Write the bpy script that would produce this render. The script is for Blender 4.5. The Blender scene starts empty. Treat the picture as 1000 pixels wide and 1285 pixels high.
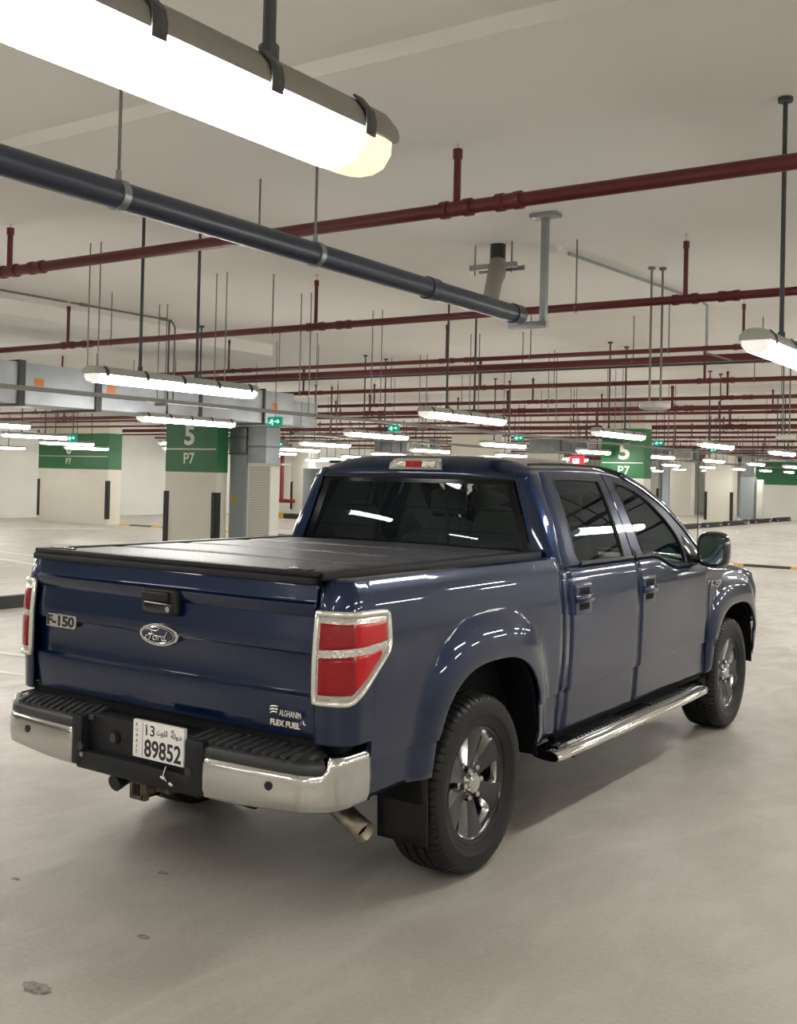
import bpy, bmesh, math, random
from mathutils import Vector, Matrix
random.seed(7)
S = bpy.context.scene
COL = S.collection
PI = math.pi

# ------------------------------------------------------------------ camera, exposure
cam_d = bpy.data.cameras.new('camera')
cam = bpy.data.objects.new('camera', cam_d)
COL.objects.link(cam)
FPX, CAMLOC, YAW, PITCH, ROLL, CYP = 1355.77, Vector((3.41976, -4.30908, 1.79813)), -0.59792, 0.015931, 0.023059, 575.44
fwd = Vector((math.sin(YAW) * math.cos(PITCH), math.cos(YAW) * math.cos(PITCH), math.sin(PITCH)))
rt0 = Vector((math.cos(YAW), -math.sin(YAW), 0))
up0 = rt0.cross(fwd)
rt = rt0 * math.cos(ROLL) + up0 * math.sin(ROLL)
up = -rt0 * math.sin(ROLL) + up0 * math.cos(ROLL)
m3 = Matrix((rt, up, -fwd)).transposed()
cam.matrix_world = Matrix.Translation(CAMLOC) @ m3.to_4x4()
cam_d.sensor_fit = 'VERTICAL'
cam_d.sensor_height = 36.0
cam_d.lens = FPX * 36.0 / 1285
cam_d.shift_y = -(642.5 - CYP) / 1285
cam_d.clip_end = 300
cam_d.clip_start = 0.05
S.camera = cam
S.view_settings.view_transform = 'Standard'
S.view_settings.look = 'None'
S.view_settings.gamma = 1
S.view_settings.use_curve_mapping = False
S.view_settings.exposure = 0.20
LAMP = 48.0
w = bpy.data.worlds.new('world'); S.world = w
w.use_nodes = True
w.node_tree.nodes['Background'].inputs[0].default_value = (0.9, 0.92, 1.0, 1)
w.node_tree.nodes['Background'].inputs[1].default_value = 0.05
S.cycles.use_denoising = True
S.cycles.max_bounces = 8
S.cycles.diffuse_bounces = 5
S.cycles.glossy_bounces = 4
S.cycles.transparent_max_bounces = 12
S.cycles.sample_clamp_indirect = 6.0
S.cycles.caustics_reflective = False
S.cycles.caustics_refractive = False

# ------------------------------------------------------------------ materials
def mat(name, col, rough=0.5, metal=0.0, coat=0.0, emit=None, estr=0.0, noise=None, bump=None, spec=0.5, coat_rough=0.03):
    m = bpy.data.materials.new(name); m.use_nodes = True
    nt = m.node_tree; b = nt.nodes['Principled BSDF']
    b.inputs['Base Color'].default_value = (*col, 1)
    b.inputs['Roughness'].default_value = rough
    b.inputs['Metallic'].default_value = metal
    b.inputs['Coat Weight'].default_value = coat
    b.inputs['Coat Roughness'].default_value = coat_rough
    b.inputs['Specular IOR Level'].default_value = spec
    if emit:
        b.inputs['Emission Color'].default_value = (*emit, 1)
        b.inputs['Emission Strength'].default_value = estr
    if noise or bump:
        tc = nt.nodes.new('ShaderNodeTexCoord')
    if noise:
        sc, amt = noise
        n = nt.nodes.new('ShaderNodeTexNoise'); n.inputs['Scale'].default_value = sc; n.inputs['Detail'].default_value = 6
        r = nt.nodes.new('ShaderNodeValToRGB')
        r.color_ramp.elements[0].position = 0.3; r.color_ramp.elements[1].position = 0.7
        r.color_ramp.elements[0].color = (*[c * (1 - amt) for c in col], 1)
        r.color_ramp.elements[1].color = (*[min(1, c * (1 + amt)) for c in col], 1)
        nt.links.new(tc.outputs['Object'], n.inputs['Vector'])
        nt.links.new(n.outputs['Fac'], r.inputs['Fac'])
        nt.links.new(r.outputs['Color'], b.inputs['Base Color'])
    if bump:
        sc, st = bump
        n2 = nt.nodes.new('ShaderNodeTexNoise'); n2.inputs['Scale'].default_value = sc; n2.inputs['Detail'].default_value = 3
        bp = nt.nodes.new('ShaderNodeBump'); bp.inputs['Strength'].default_value = st; bp.inputs['Distance'].default_value = 0.01
        nt.links.new(tc.outputs['Object'], n2.inputs['Vector'])
        nt.links.new(n2.outputs['Fac'], bp.inputs['Height'])
        nt.links.new(bp.outputs['Normal'], b.inputs['Normal'])
    return m

def glass_mat(name, tint, refl=(1, 1, 1), rough=0.0, ior=1.5):
    m = bpy.data.materials.new(name); m.use_nodes = True
    nt = m.node_tree; nt.nodes.clear()
    o = nt.nodes.new('ShaderNodeOutputMaterial'); mx = nt.nodes.new('ShaderNodeMixShader')
    fr = nt.nodes.new('ShaderNodeFresnel'); fr.inputs['IOR'].default_value = ior
    t = nt.nodes.new('ShaderNodeBsdfTransparent'); t.inputs['Color'].default_value = (*tint, 1)
    g = nt.nodes.new('ShaderNodeBsdfGlossy'); g.inputs['Roughness'].default_value = rough; g.inputs['Color'].default_value = (*refl, 1)
    nt.links.new(fr.outputs[0], mx.inputs[0]); nt.links.new(t.outputs[0], mx.inputs[1]); nt.links.new(g.outputs[0], mx.inputs[2])
    nt.links.new(mx.outputs[0], o.inputs[0])
    return m

M = {}
M['paint'] = mat('blue_paint', (0.0010, 0.0115, 0.049), 0.30, 0.45, 1.0, spec=0.10)
M['black_plastic'] = mat('black_plastic', (0.008, 0.0085, 0.0105), 0.45, bump=(300, 0.1), spec=0.3)
M['step_plastic'] = mat('step_plastic', (0.022, 0.023, 0.026), 0.42)
M['gloss_black'] = mat('gloss_black', (0.006, 0.007, 0.009), 0.12, coat=0.6)
M['seal'] = mat('rubber_seal', (0.008, 0.008, 0.009), 0.55)
M['shadow'] = mat('underbody_shade_black', (0.005, 0.005, 0.006), 0.8, spec=0.2)  # underbody black; also paints shade into hollows and gaps
M['chrome'] = mat('chrome', (0.78, 0.78, 0.76), 0.09, 1.0)
M['bumper_chrome'] = mat('bumper_chrome', (0.58, 0.58, 0.57), 0.14, 1.0, bump=(6, 0.05))
M['cover'] = mat('cover_vinyl', (0.050, 0.053, 0.072), 0.32, noise=(110, 0.7), bump=(60, 1.0), spec=0.8)  # colour speckle stands in for glints on the glossy grain
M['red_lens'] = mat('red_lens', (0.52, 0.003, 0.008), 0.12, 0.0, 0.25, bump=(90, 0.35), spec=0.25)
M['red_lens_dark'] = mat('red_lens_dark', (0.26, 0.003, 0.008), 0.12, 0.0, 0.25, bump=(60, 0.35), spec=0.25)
M['clear_lens'] = mat('clear_lens', (0.60, 0.58, 0.54), 0.15, 0.75, 1.0, bump=(70, 0.5))
M['lamp_frame'] = mat('lamp_frame_chrome', (0.80, 0.79, 0.74), 0.18, 0.75, 0.5)
M['tire'] = mat('tire_rubber', (0.008, 0.008, 0.009), 0.5, spec=0.3, bump=(120, 0.08))
M['rim'] = mat('dark_alloy', (0.040, 0.042, 0.047), 0.28, 0.75, 0.3)
M['rim_chrome'] = mat('rim_chrome', (0.60, 0.60, 0.60), 0.15, 1.0)
M['rust'] = mat('rusty_steel', (0.10, 0.075, 0.055), 0.75, 0.3, noise=(30, 0.6))
M['exhaust'] = mat('exhaust_steel', (0.38, 0.33, 0.27), 0.38, 0.9, noise=(20, 0.3))
M['plate'] = mat('plate_white', (0.80, 0.80, 0.78), 0.35)
M['ink'] = mat('plate_ink', (0.012, 0.012, 0.014), 0.5)
M['tint'] = glass_mat('tinted_glass', (0.50, 0.60, 0.63), (0.72, 0.84, 0.92), ior=1.42)
M['front_tint'] = glass_mat('front_door_glass', (0.58, 0.68, 0.65), (0.72, 0.84, 0.90), ior=1.42)
M['windshield'] = glass_mat('windshield_glass', (0.72, 0.78, 0.74))
M['mirror'] = mat('mirror_glass', (0.45, 0.62, 0.60), 0.02, 1.0)
M['seat'] = mat('seat_cloth', (0.085, 0.080, 0.070), 0.85)
M['interior'] = mat('interior_plastic', (0.05, 0.048, 0.045), 0.7)
M['headliner'] = mat('headliner_cloth', (0.35, 0.33, 0.29), 0.9)
M['frit'] = mat('black_frit', (0.002, 0.002, 0.003), 0.10, spec=0.2)
M['rib'] = mat('rib_plastic', (0.026, 0.027, 0.030), 0.5)  # slightly paler than the step pad, for contrast
M['oval'] = mat('badge_blue', (0.012, 0.020, 0.055), 0.25, 0.3, 0.8)
M['brake'] = mat('brake_steel', (0.12, 0.11, 0.10), 0.5, 0.8)

M['ceiling'] = mat('ceiling_paint', (0.82, 0.805, 0.77), 0.85, noise=(0.5, 0.04))
M['wall'] = mat('wall_paint', (0.70, 0.70, 0.66), 0.8, noise=(1.2, 0.03))
M['pillar'] = mat('pillar_paint', (0.68, 0.66, 0.58), 0.75, noise=(2, 0.03))
M['green'] = mat('green_paint', (0.018, 0.135, 0.045), 0.5, noise=(3, 0.06))
M['white_line'] = mat('white_marking', (0.70, 0.69, 0.65), 0.6)
M['red_pipe'] = mat('red_pipe_paint', (0.105, 0.012, 0.016), 0.42)
M['bright_red'] = mat('fire_red_paint', (0.24, 0.014, 0.014), 0.45)
M['drain'] = mat('dark_drain_pipe', (0.035, 0.042, 0.062), 0.33, 0.1)
M['elbow'] = mat('grey_pvc', (0.26, 0.24, 0.20), 0.5)
M['galv'] = mat('galvanised_steel', (0.30, 0.32, 0.33), 0.38, 0.75, noise=(8, 0.12))
M['rod'] = mat('hanger_rod_steel', (0.19, 0.19, 0.18), 0.5, 0.6)
M['dark_rod'] = mat('dark_conduit', (0.055, 0.060, 0.068), 0.5, 0.3)
M['duct'] = mat('duct_steel', (0.40, 0.43, 0.46), 0.48, 0.5, noise=(3, 0.15), bump=(5, 0.15))
M['duct_dark'] = mat('far_duct_steel', (0.16, 0.17, 0.18), 0.5, 0.5, noise=(4, 0.2))
M['duct_blue'] = mat('blue_grey_cladding', (0.30, 0.35, 0.37), 0.6)
M['flange'] = mat('duct_flange', (0.05, 0.055, 0.06), 0.6)
M['housing'] = mat('lamp_housing', (0.20, 0.19, 0.165), 0.55)
M['housing_pale'] = mat('lamp_housing_pale', (0.42, 0.43, 0.40), 0.55)
M['clip'] = mat('lamp_clip', (0.045, 0.045, 0.045), 0.5)
M['tube'] = mat('lit_diffuser', (0.9, 0.88, 0.8), 0.4, emit=(1.0, 0.965, 0.90), estr=LAMP)
M['tube_end_pale'] = mat('pale_diffuser_end', (0.85, 0.84, 0.80), 0.25, emit=(1.0, 0.97, 0.9), estr=0.5)
M['tube_end'] = mat('dim_diffuser_end', (0.85, 0.80, 0.58), 0.25, emit=(1.0, 0.90, 0.58), estr=0.75, bump=(60, 0.3))
M['guard'] = mat('black_rubber', (0.014, 0.013, 0.013), 0.6)
M['yellow'] = mat('yellow_paint', (0.55, 0.36, 0.02), 0.6)
M['orange'] = mat('orange_sticker', (0.62, 0.20, 0.05), 0.6)
M['exit_green'] = mat('exit_sign_green', (0.0, 0.12, 0.08), 0.4, emit=(0.0, 0.35, 0.22), estr=0.5)
M['exit_white'] = mat('exit_sign_lit', (0.6, 0.9, 0.8), 0.4, emit=(0.35, 1.0, 0.75), estr=1.6)
M['red_sign'] = mat('lit_red_sign', (0.6, 0.03, 0.05), 0.4, emit=(1.0, 0.05, 0.08), estr=0.6)
M['pale_sign'] = mat('lit_pale_centre', (0.9, 0.8, 0.85), 0.4, emit=(1.0, 0.8, 0.9), estr=2.0)
M['shutter'] = mat('lilac_grey_shutter', (0.40, 0.40, 0.46), 0.55)
M['lit_door'] = mat('blue_lit_door', (0.62, 0.70, 0.85), 0.6)  # pale blue carries the bluish light falling on the door
M['grey_panel'] = mat('grey_panel', (0.42, 0.42, 0.40), 0.6)
M['louver'] = mat('cream_louver', (0.66, 0.66, 0.60), 0.55)
M['louver_dark'] = mat('louver_gap', (0.28, 0.28, 0.26), 0.7)

# polished concrete floor
def floor_material():
    m = bpy.data.materials.new('polished_concrete'); m.use_nodes = True
    nt = m.node_tree; b = nt.nodes['Principled BSDF']
    tc = nt.nodes.new('ShaderNodeTexCoord')
    def noise(sc, det=6, dist=0.0, stretch=None):
        n = nt.nodes.new('ShaderNodeTexNoise'); n.inputs['Scale'].default_value = sc
        n.inputs['Detail'].default_value = det; n.inputs['Distortion'].default_value = dist
        if stretch:
            mp = nt.nodes.new('ShaderNodeMapping'); mp.inputs['Scale'].default_value = stretch
            nt.links.new(tc.outputs['Object'], mp.inputs['Vector']); nt.links.new(mp.outputs[0], n.inputs['Vector'])
        else:
            nt.links.new(tc.outputs['Object'], n.inputs['Vector'])
        return n
    def ramp(n, p0, p1, c0, c1):
        r = nt.nodes.new('ShaderNodeValToRGB'); r.color_ramp.elements[0].position = p0; r.color_ramp.elements[1].position = p1
        r.color_ramp.elements[0].color = (*c0, 1); r.color_ramp.elements[1].color = (*c1, 1)
        nt.links.new(n.outputs['Fac'], r.inputs['Fac']); return r
    base = ramp(noise(0.9, 8, 0.8), 0.32, 0.68, (0.385, 0.358, 0.322), (0.465, 0.438, 0.398))
    fine = ramp(noise(45, 4), 0.30, 0.75, (0.90, 0.90, 0.90), (1.05, 1.05, 1.05))
    mul = nt.nodes.new('ShaderNodeMix'); mul.data_type = 'RGBA'; mul.blend_type = 'MULTIPLY'; mul.inputs[0].default_value = 1.0
    nt.links.new(base.outputs[0], mul.inputs[6]); nt.links.new(fine.outputs[0], mul.inputs[7])
    spots = ramp(noise(1.7, 5, 0.3), 0.70, 0.76, (0, 0, 0), (1, 1, 1))
    mx = nt.nodes.new('ShaderNodeMix'); mx.data_type = 'RGBA'
    nt.links.new(spots.outputs[0], mx.inputs[0]); nt.links.new(mul.outputs[2], mx.inputs[6]); mx.inputs[7].default_value = (0.30, 0.28, 0.25, 1)
    # paler swirls: reflected sheen of the polished floor mixed into its colour
    sw = ramp(noise(2.2, 9, 2.5, (1.0, 0.35, 1)), 0.50, 0.66, (0, 0, 0), (0.30, 0.30, 0.30))
    mx2 = nt.nodes.new('ShaderNodeMix'); mx2.data_type = 'RGBA'
    nt.links.new(sw.outputs[0], mx2.inputs[0]); nt.links.new(mx.outputs[2], mx2.inputs[6]); mx2.inputs[7].default_value = (0.55, 0.53, 0.495, 1)
    nt.links.new(mx2.outputs[2], b.inputs['Base Color'])
    rr = ramp(noise(3.0, 8, 1.5, (1.0, 0.5, 1)), 0.35, 0.7, (0.30, 0.30, 0.30), (0.52, 0.52, 0.52))
    nt.links.new(rr.outputs[0], b.inputs['Roughness'])
    b.inputs['Specular IOR Level'].default_value = 0.5
    bp = nt.nodes.new('ShaderNodeBump'); bp.inputs['Strength'].default_value = 0.12; bp.inputs['Distance'].default_value = 0.01
    nt.links.new(noise(14, 6, 0.5).outputs['Fac'], bp.inputs['Height']); nt.links.new(bp.outputs['Normal'], b.inputs['Normal'])
    return m
M['floor'] = floor_material()

# ------------------------------------------------------------------ helpers
def tag(o, label=None, cat=None, group=None, kind=None):
    if label: o['label'] = label
    if cat: o['category'] = cat
    if group: o['group'] = group
    if kind: o['kind'] = kind
    return o

def link(name, me, parent=None, loc=None):
    o = bpy.data.objects.new(name, me)
    COL.objects.link(o)
    if parent: o.parent = parent
    if loc: o.location = loc
    return o

def empty(name, loc=(0, 0, 0), rz=0):
    o = bpy.data.objects.new(name, None); COL.objects.link(o)
    o.location = loc; o.rotation_euler = (0, 0, rz); o.empty_display_size = 0.2
    return o

def finish(bm, name, mats, parent=None, smooth=True, angle=35, loc=None):
    me = bpy.data.meshes.new(name)
    bm.normal_update()
    bm.to_mesh(me); bm.free()
    if not isinstance(mats, (list, tuple)): mats = [mats]
    for m in mats: me.materials.append(M[m] if isinstance(m, str) else m)
    if smooth:
        me.polygons.foreach_set('use_smooth', [True] * len(me.polygons))
        me.set_sharp_from_angle(angle=math.radians(angle))
    me.update()
    return link(name, me, parent, loc)

def box(bm, x0, x1, y0, y1, z0, z1, bev=0.0, seg=2, mi=0):
    r = bmesh.ops.create_cube(bm, size=1.0)
    vs = r['verts']
    for v in vs:
        v.co = Vector(((x0 + x1) / 2 + v.co.x * (x1 - x0), (y0 + y1) / 2 + v.co.y * (y1 - y0), (z0 + z1) / 2 + v.co.z * (z1 - z0)))
    fs = list({f for v in vs for f in v.link_faces})
    for f in fs: f.material_index = mi
    if bev:
        es = list({e for v in vs for e in v.link_edges})
        bmesh.ops.bevel(bm, geom=es, offset=bev, segments=seg, profile=0.6, affect='EDGES', clamp_overlap=True)
    return vs

def boxo(name, m, dims, parent=None, bev=0.0, loc=None, smooth=True):
    bm = bmesh.new(); box(bm, *dims, bev=bev)
    return finish(bm, name, m, parent, smooth=smooth, loc=loc)

def tube(bm, pts, r, seg=12, caps=True, mi=0, squash=None):
    pts = [Vector(p) for p in pts]
    rings = []
    prev = None
    for i, p in enumerate(pts):
        if i == 0: d = pts[1] - pts[0]
        elif i == len(pts) - 1: d = pts[-1] - pts[-2]
        else: d = (pts[i + 1] - pts[i]).normalized() + (pts[i] - pts[i - 1]).normalized()
        d.normalize()
        if prev is None:
            a = Vector((0, 0, 1)) if abs(d.z) < 0.9 else Vector((1, 0, 0))
            u = d.cross(a).normalized()
        else:
            u = (prev - d * prev.dot(d)).normalized()
        prev = u
        v = d.cross(u)
        rr = r[i] if isinstance(r, (list, tuple)) else r
        su, sv = squash if squash else (1, 1)
        rings.append([bm.verts.new(p + u * math.cos(2 * PI * k / seg) * rr * su + v * math.sin(2 * PI * k / seg) * rr * sv) for k in range(seg)])
    fs = []
    for a, b in zip(rings, rings[1:]):
        for k in range(seg):
            fs.append(bm.faces.new((a[k], a[(k + 1) % seg], b[(k + 1) % seg], b[k])))
    if caps:
        fs.append(bm.faces.new(rings[0][::-1])); fs.append(bm.faces.new(rings[-1]))
    for f in fs: f.material_index = mi
    return rings

def tubeo(name, m, pts, r, parent=None, seg=12, loc=None, squash=None):
    bm = bmesh.new(); tube(bm, pts, r, seg, squash=squash)
    return finish(bm, name, m, parent, angle=50, loc=loc)

def grid(bm, rows, close=False, mi=0):
    V = [[bm.verts.new(p) for p in row] for row in rows]
    fs = []
    for a, b in zip(V, V[1:]):
        n = len(a)
        for k in range(n if close else n - 1):
            q = (a[k], a[(k + 1) % n], b[(k + 1) % n], b[k])
            try: f = bm.faces.new(q); f.material_index = mi; fs.append(f)
            except ValueError: pass
    return V, fs

def orient(bm, d):
    bm.normal_update()
    s = Vector((0, 0, 0))
    for f in bm.faces: s += f.normal * f.calc_area()
    if s.dot(Vector(d)) < 0: bmesh.ops.reverse_faces(bm, faces=bm.faces[:])

def mirx(rows, s):
    return [[Vector((p[0] * s, p[1], p[2])) for p in row] for row in rows]

def thick(o, t):
    md = o.modifiers.new('thickness', 'SOLIDIFY'); md.thickness = t; md.offset = -1
    return o

def sheet(name, m, rows, parent, d, s=1, t=0.012, angle=35):
    """a panel: a curved sheet given by rows of points, mirrored by s, with thickness t inwards"""
    bm = bmesh.new(); grid(bm, mirx(rows, s))
    bmesh.ops.remove_doubles(bm, verts=bm.verts[:], dist=1e-5)
    orient(bm, (d[0] * s, d[1], d[2]))
    o = finish(bm, name, m, parent, angle=angle)
    if t: thick(o, t)
    return o

def lerp(a, b, t): return a + (b - a) * t
def smooth01(t):
    t = max(0.0, min(1.0, t)); return t * t * (3 - 2 * t)
def interp(tab, x):
    if x <= tab[0][0]: return tab[0][1]
    for (x0, y0), (x1, y1) in zip(tab, tab[1:]):
        if x <= x1: return lerp(y0, y1, (x - x0) / (x1 - x0))
    return tab[-1][1]
def interps(tab, x):
    """smooth (Catmull-Rom like) interpolation through a table"""
    if x <= tab[0][0]: return tab[0][1]
    if x >= tab[-1][0]: return tab[-1][1]
    for i in range(len(tab) - 1):
        x0, y0 = tab[i]; x1, y1 = tab[i + 1]
        if x <= x1:
            def slope(j):
                if j <= 0: return (tab[1][1] - tab[0][1]) / (tab[1][0] - tab[0][0])
                if j >= len(tab) - 1: return (tab[-1][1] - tab[-2][1]) / (tab[-1][0] - tab[-2][0])
                return (tab[j + 1][1] - tab[j - 1][1]) / (tab[j + 1][0] - tab[j - 1][0])
            h = x1 - x0; t = (x - x0) / h
            return ((2 * t**3 - 3 * t**2 + 1) * y0 + (t**3 - 2 * t**2 + t) * h * slope(i) + (-2 * t**3 + 3 * t**2) * y1 + (t**3 - t**2) * h * slope(i + 1))
def poly_at(pts, t):
    """point at fraction t (by length) of a polyline"""
    L = [0]
    for a, b in zip(pts, pts[1:]): L.append(L[-1] + math.dist(a, b))
    x = t * L[-1]
    for i in range(len(pts) - 1):
        if x <= L[i + 1] + 1e-9:
            u = (x - L[i]) / max(1e-9, L[i + 1] - L[i])
            return tuple(lerp(p, q, u) for p, q in zip(pts[i], pts[i + 1]))
    return tuple(pts[-1])
def linspace(a, b, n): return [a + (b - a) * i / (n - 1) for i in range(n)]

def text(name, s, m, w, h, loc, parent=None, face='-y', extr=0.001, bold=0.0, shear=0.0):
    """lettering as a mesh fitted to w x h, its lower left corner at loc"""
    cu = bpy.data.curves.new(name, 'FONT'); cu.body = s; cu.extrude = extr; cu.offset = bold; cu.shear = shear; cu.resolution_u = 4
    tmp = bpy.data.objects.new(name + '_curve', cu); COL.objects.link(tmp)
    bpy.context.view_layer.update()
    me = bpy.data.meshes.new_from_object(tmp.evaluated_get(bpy.context.evaluated_depsgraph_get()))
    bpy.data.objects.remove(tmp); bpy.data.curves.remove(cu)
    if not me.vertices: return None
    xs = [v.co.x for v in me.vertices]; ys = [v.co.y for v in me.vertices]; zs = [v.co.z for v in me.vertices]
    sx = w / max(1e-6, max(xs) - min(xs)); sy = h / max(1e-6, max(ys) - min(ys))
    x0, y0 = min(xs), min(ys)
    for v in me.vertices:
        a, b, c = (v.co.x - x0) * sx, (v.co.y - y0) * sy, v.co.z
        if face == '-y': v.co = Vector((a, -c, b))
        elif face == '+x': v.co = Vector((c, a, b))
    me.materials.clear(); me.materials.append(M[m])
    me.name = name
    for v in me.vertices: v.co += Vector(loc)
    return link(name, me, parent)

def copy_tree(o, parent=None):
    c = o.copy(); COL.objects.link(c); c.parent = parent
    for ch in o.children: copy_tree(ch, c)
    return c

# ------------------------------------------------------------------ the room
CZ = 3.6
def struct(name, m, dims, bev=0):
    o = boxo(name, m, dims, bev=bev, smooth=False); o['kind'] = 'structure'; return o
struct('floor', 'floor', (-31, 16, -14, 64, -0.2, 0.0))
struct('ceiling', 'ceiling', (-31, 16, -14, 64, CZ, CZ + 0.3))
struct('wall_left', 'wall', (-29.6, -29.3, -14, 62.0, 0, CZ))
struct('wall_right', 'wall', (14.0, 14.3, -14, 62.0, 0, CZ))
struct('wall_front', 'wall', (-29.3, 14, 60.0, 60.3, 0, CZ))
struct('wall_back', 'wall', (-29.3, 14, -12.3, -12.0, 0, CZ))
# shallow dropped bands of the slab above
struct('trim_1', 'ceiling', (-6.55, 14, -0.66, 0.575, CZ - 0.07, CZ + 0.01))
struct('trim_2', 'ceiling', (-11.2, -6.6, -4.0, 7.2, CZ - 0.16, CZ + 0.01))
struct('trim_3', 'ceiling', (2.40, 3.3, -4.0, -0.80, CZ - 0.22, CZ + 0.01))
struct('trim_4', 'ceiling', (-29.3, 14, 15.6, 17.0, CZ - 0.13, CZ + 0.01))
struct('trim_5', 'ceiling', (-29.3, 14, 32.0, 33.4, CZ - 0.13, CZ + 0.01))

# painted lines and the floor details
def paint_line(name, pts, wd, m='white_line', label=None):
    bm = bmesh.new()
    (x0, y0), (x1, y1) = pts
    d = Vector((x1 - x0, y1 - y0, 0)); n = Vector((-d.y, d.x, 0)).normalized() * wd / 2
    a = Vector((x0, y0, 0.0)); b = Vector((x1, y1, 0.0))
    lo = [bm.verts.new(p) for p in (a - n, b - n, b + n, a + n)]
    hi = [bm.verts.new(v.co + Vector((0, 0, 0.004))) for v in lo]
    bm.faces.new(hi)
    for i in range(4): bm.faces.new((lo[i], lo[(i + 1) % 4], hi[(i + 1) % 4], hi[i]))
    orient(bm, (0, 0, 1))
    return finish(bm, name, m, smooth=False)

# ------------------------------------------------------------------ sprinkler pipes
def sprinkler_pipe(y, z, r, x0, x1, risers, rods, label, m='red_pipe', group=None, cat='pipe', name='sprinkler_pipe'):
    root = empty(name, (x0, y, z))
    tag(root, label, cat, group)
    bm = bmesh.new(); tube(bm, [(0, 0, 0), (x1 - x0, 0, 0)], r, 14); finish(bm, 'pipe_run', m, root, angle=50)
    for rx in risers:
        bm = bmesh.new()
        tube(bm, [(rx - x0, 0, 0), (rx - x0, 0, CZ - z - 0.12)], r * 0.55, 10)
        tube(bm, [(rx - x0, 0, CZ - z - 0.15), (rx - x0, 0, CZ - z - 0.10)], r * 0.72, 10)
        ri = finish(bm, 'riser', m, root, angle=50)
        bm = bmesh.new()
        tube(bm, [(rx - x0, 0, CZ - z - 0.10), (rx - x0, 0, CZ - z - 0.045)], r * 0.22, 8)
        tube(bm, [(rx - x0, 0, CZ - z - 0.055), (rx - x0, 0, CZ - z - 0.045)], r * 0.6, 10)
        finish(bm, 'sprinkler_head', 'chrome', ri)
        q = rx - x0
        bm = bmesh.new(); tube(bm, [(q - 0.092, 0, 0), (q - 0.048, 0, 0), (q - 0.047, 0, 0), (q + 0.047, 0, 0), (q + 0.048, 0, 0), (q + 0.092, 0, 0)], [r * 1.28, r * 1.28, r * 1.1, r * 1.1, r * 1.28, r * 1.28], 14)
        finish(bm, 'tee_fitting', m, root, angle=50)
        bm = bmesh.new(); tube(bm, [(q + 0.238, 0, 0), (q + 0.28, 0, 0), (q + 0.281, 0, 0), (q + 0.34, 0, 0), (q + 0.341, 0, 0), (q + 0.382, 0, 0)], [r * 1.28, r * 1.28, r * 1.14, r * 1.14, r * 1.28, r * 1.28], 14)
        finish(bm, 'coupling', m, root, angle=50)
    for hx in rods:
        bm = bmesh.new()
        tube(bm, [(hx - x0, 0, r), (hx - x0, 0, CZ - z)], 0.006, 6)
        tube(bm, [(hx - x0, 0.0, r + 0.0), (hx - x0, r * 1.15, 0), (hx - x0, 0, -r * 1.15), (hx - x0, -r * 1.15, 0), (hx - x0, 0, r)], 0.007, 6)
        finish(bm, 'hanger_rod', 'rod', root)
    return root

def seq(a, step, n): return [a + step * i for i in range(n)]
G_P = 'red sprinkler pipes under the ceiling'
sprinkler_pipe(0.46, 3.19, 0.036, -29.2, 13.9, seq(-3.22 - 3.72 * 3, 3.72, 7), [-0.86, -6.2, -11, 4.6],
               'dark red sprinkler pipe nearest the camera, crossing in front of the drain pipe bracket', group=G_P)
sprinkler_pipe(3.10, 3.09, 0.030, -29.2, 13.9, seq(-5.96 - 3.3 * 3, 3.33, 8), [-5.2, -3.04, -0.05, 3.2, -9.0, -13.1],
               'dark red sprinkler pipe passing just behind the end of the drain pipe', group=G_P)
sprinkler_pipe(5.95, 3.095, 0.024, -29.2, 13.9, seq(-6.25 - 3.3 * 3, 3.3, 8), [-5.4, -1.9, -0.38, -8.8, 3.4],
               'thin dark red sprinkler pipe third from the camera', group=G_P)
sprinkler_pipe(6.82, 3.10, 0.040, -29.2, 13.9, [], [-4.6, -1.1, 2.2, -9, -13],
               'thick dark red fire main without risers, fourth pipe from the camera', group=G_P)
names = ['fifth', 'sixth', 'seventh', 'eighth', 'ninth', 'tenth', 'eleventh', 'twelfth', 'thirteenth', 'fourteenth', 'fifteenth', 'sixteenth', 'seventeenth', 'eighteenth', 'nineteenth', 'twentieth']
ys = [(9.28, .030), (12.05, .030), (14.2, .045), (15.5, .028), (18.0, .030), (20.55, .055), (23.3, .030), (26.15, .034), (29.1, .030), (34.5, .05), (38.5, .030), (42, .04), (46, .03), (50, .05), (54, .03), (57.5, .04)]
for i, (y, r) in enumerate(ys):
    n = 9
    off = random.uniform(0, 3.3)
    sprinkler_pipe(y, 3.10, r, -29.2, 13.9, seq(-22 + off, 3.3, n), seq(-20.5 + off * 0.7, 2.75, 8),
                   'dark red sprinkler pipe, %s of the parallel pipes counting from the camera' % names[i], group=G_P)
# the grey-green conduit among them
sprinkler_pipe(7.48, 3.12, 0.014, -10.0, 13.9, [], [-8.8, -6, -2.8, 0.1, 2.4],
               'thin grey conduit running parallel to and just behind the thick red main', m='dark_rod', cat='conduit', name='ceiling_conduit')

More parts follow.
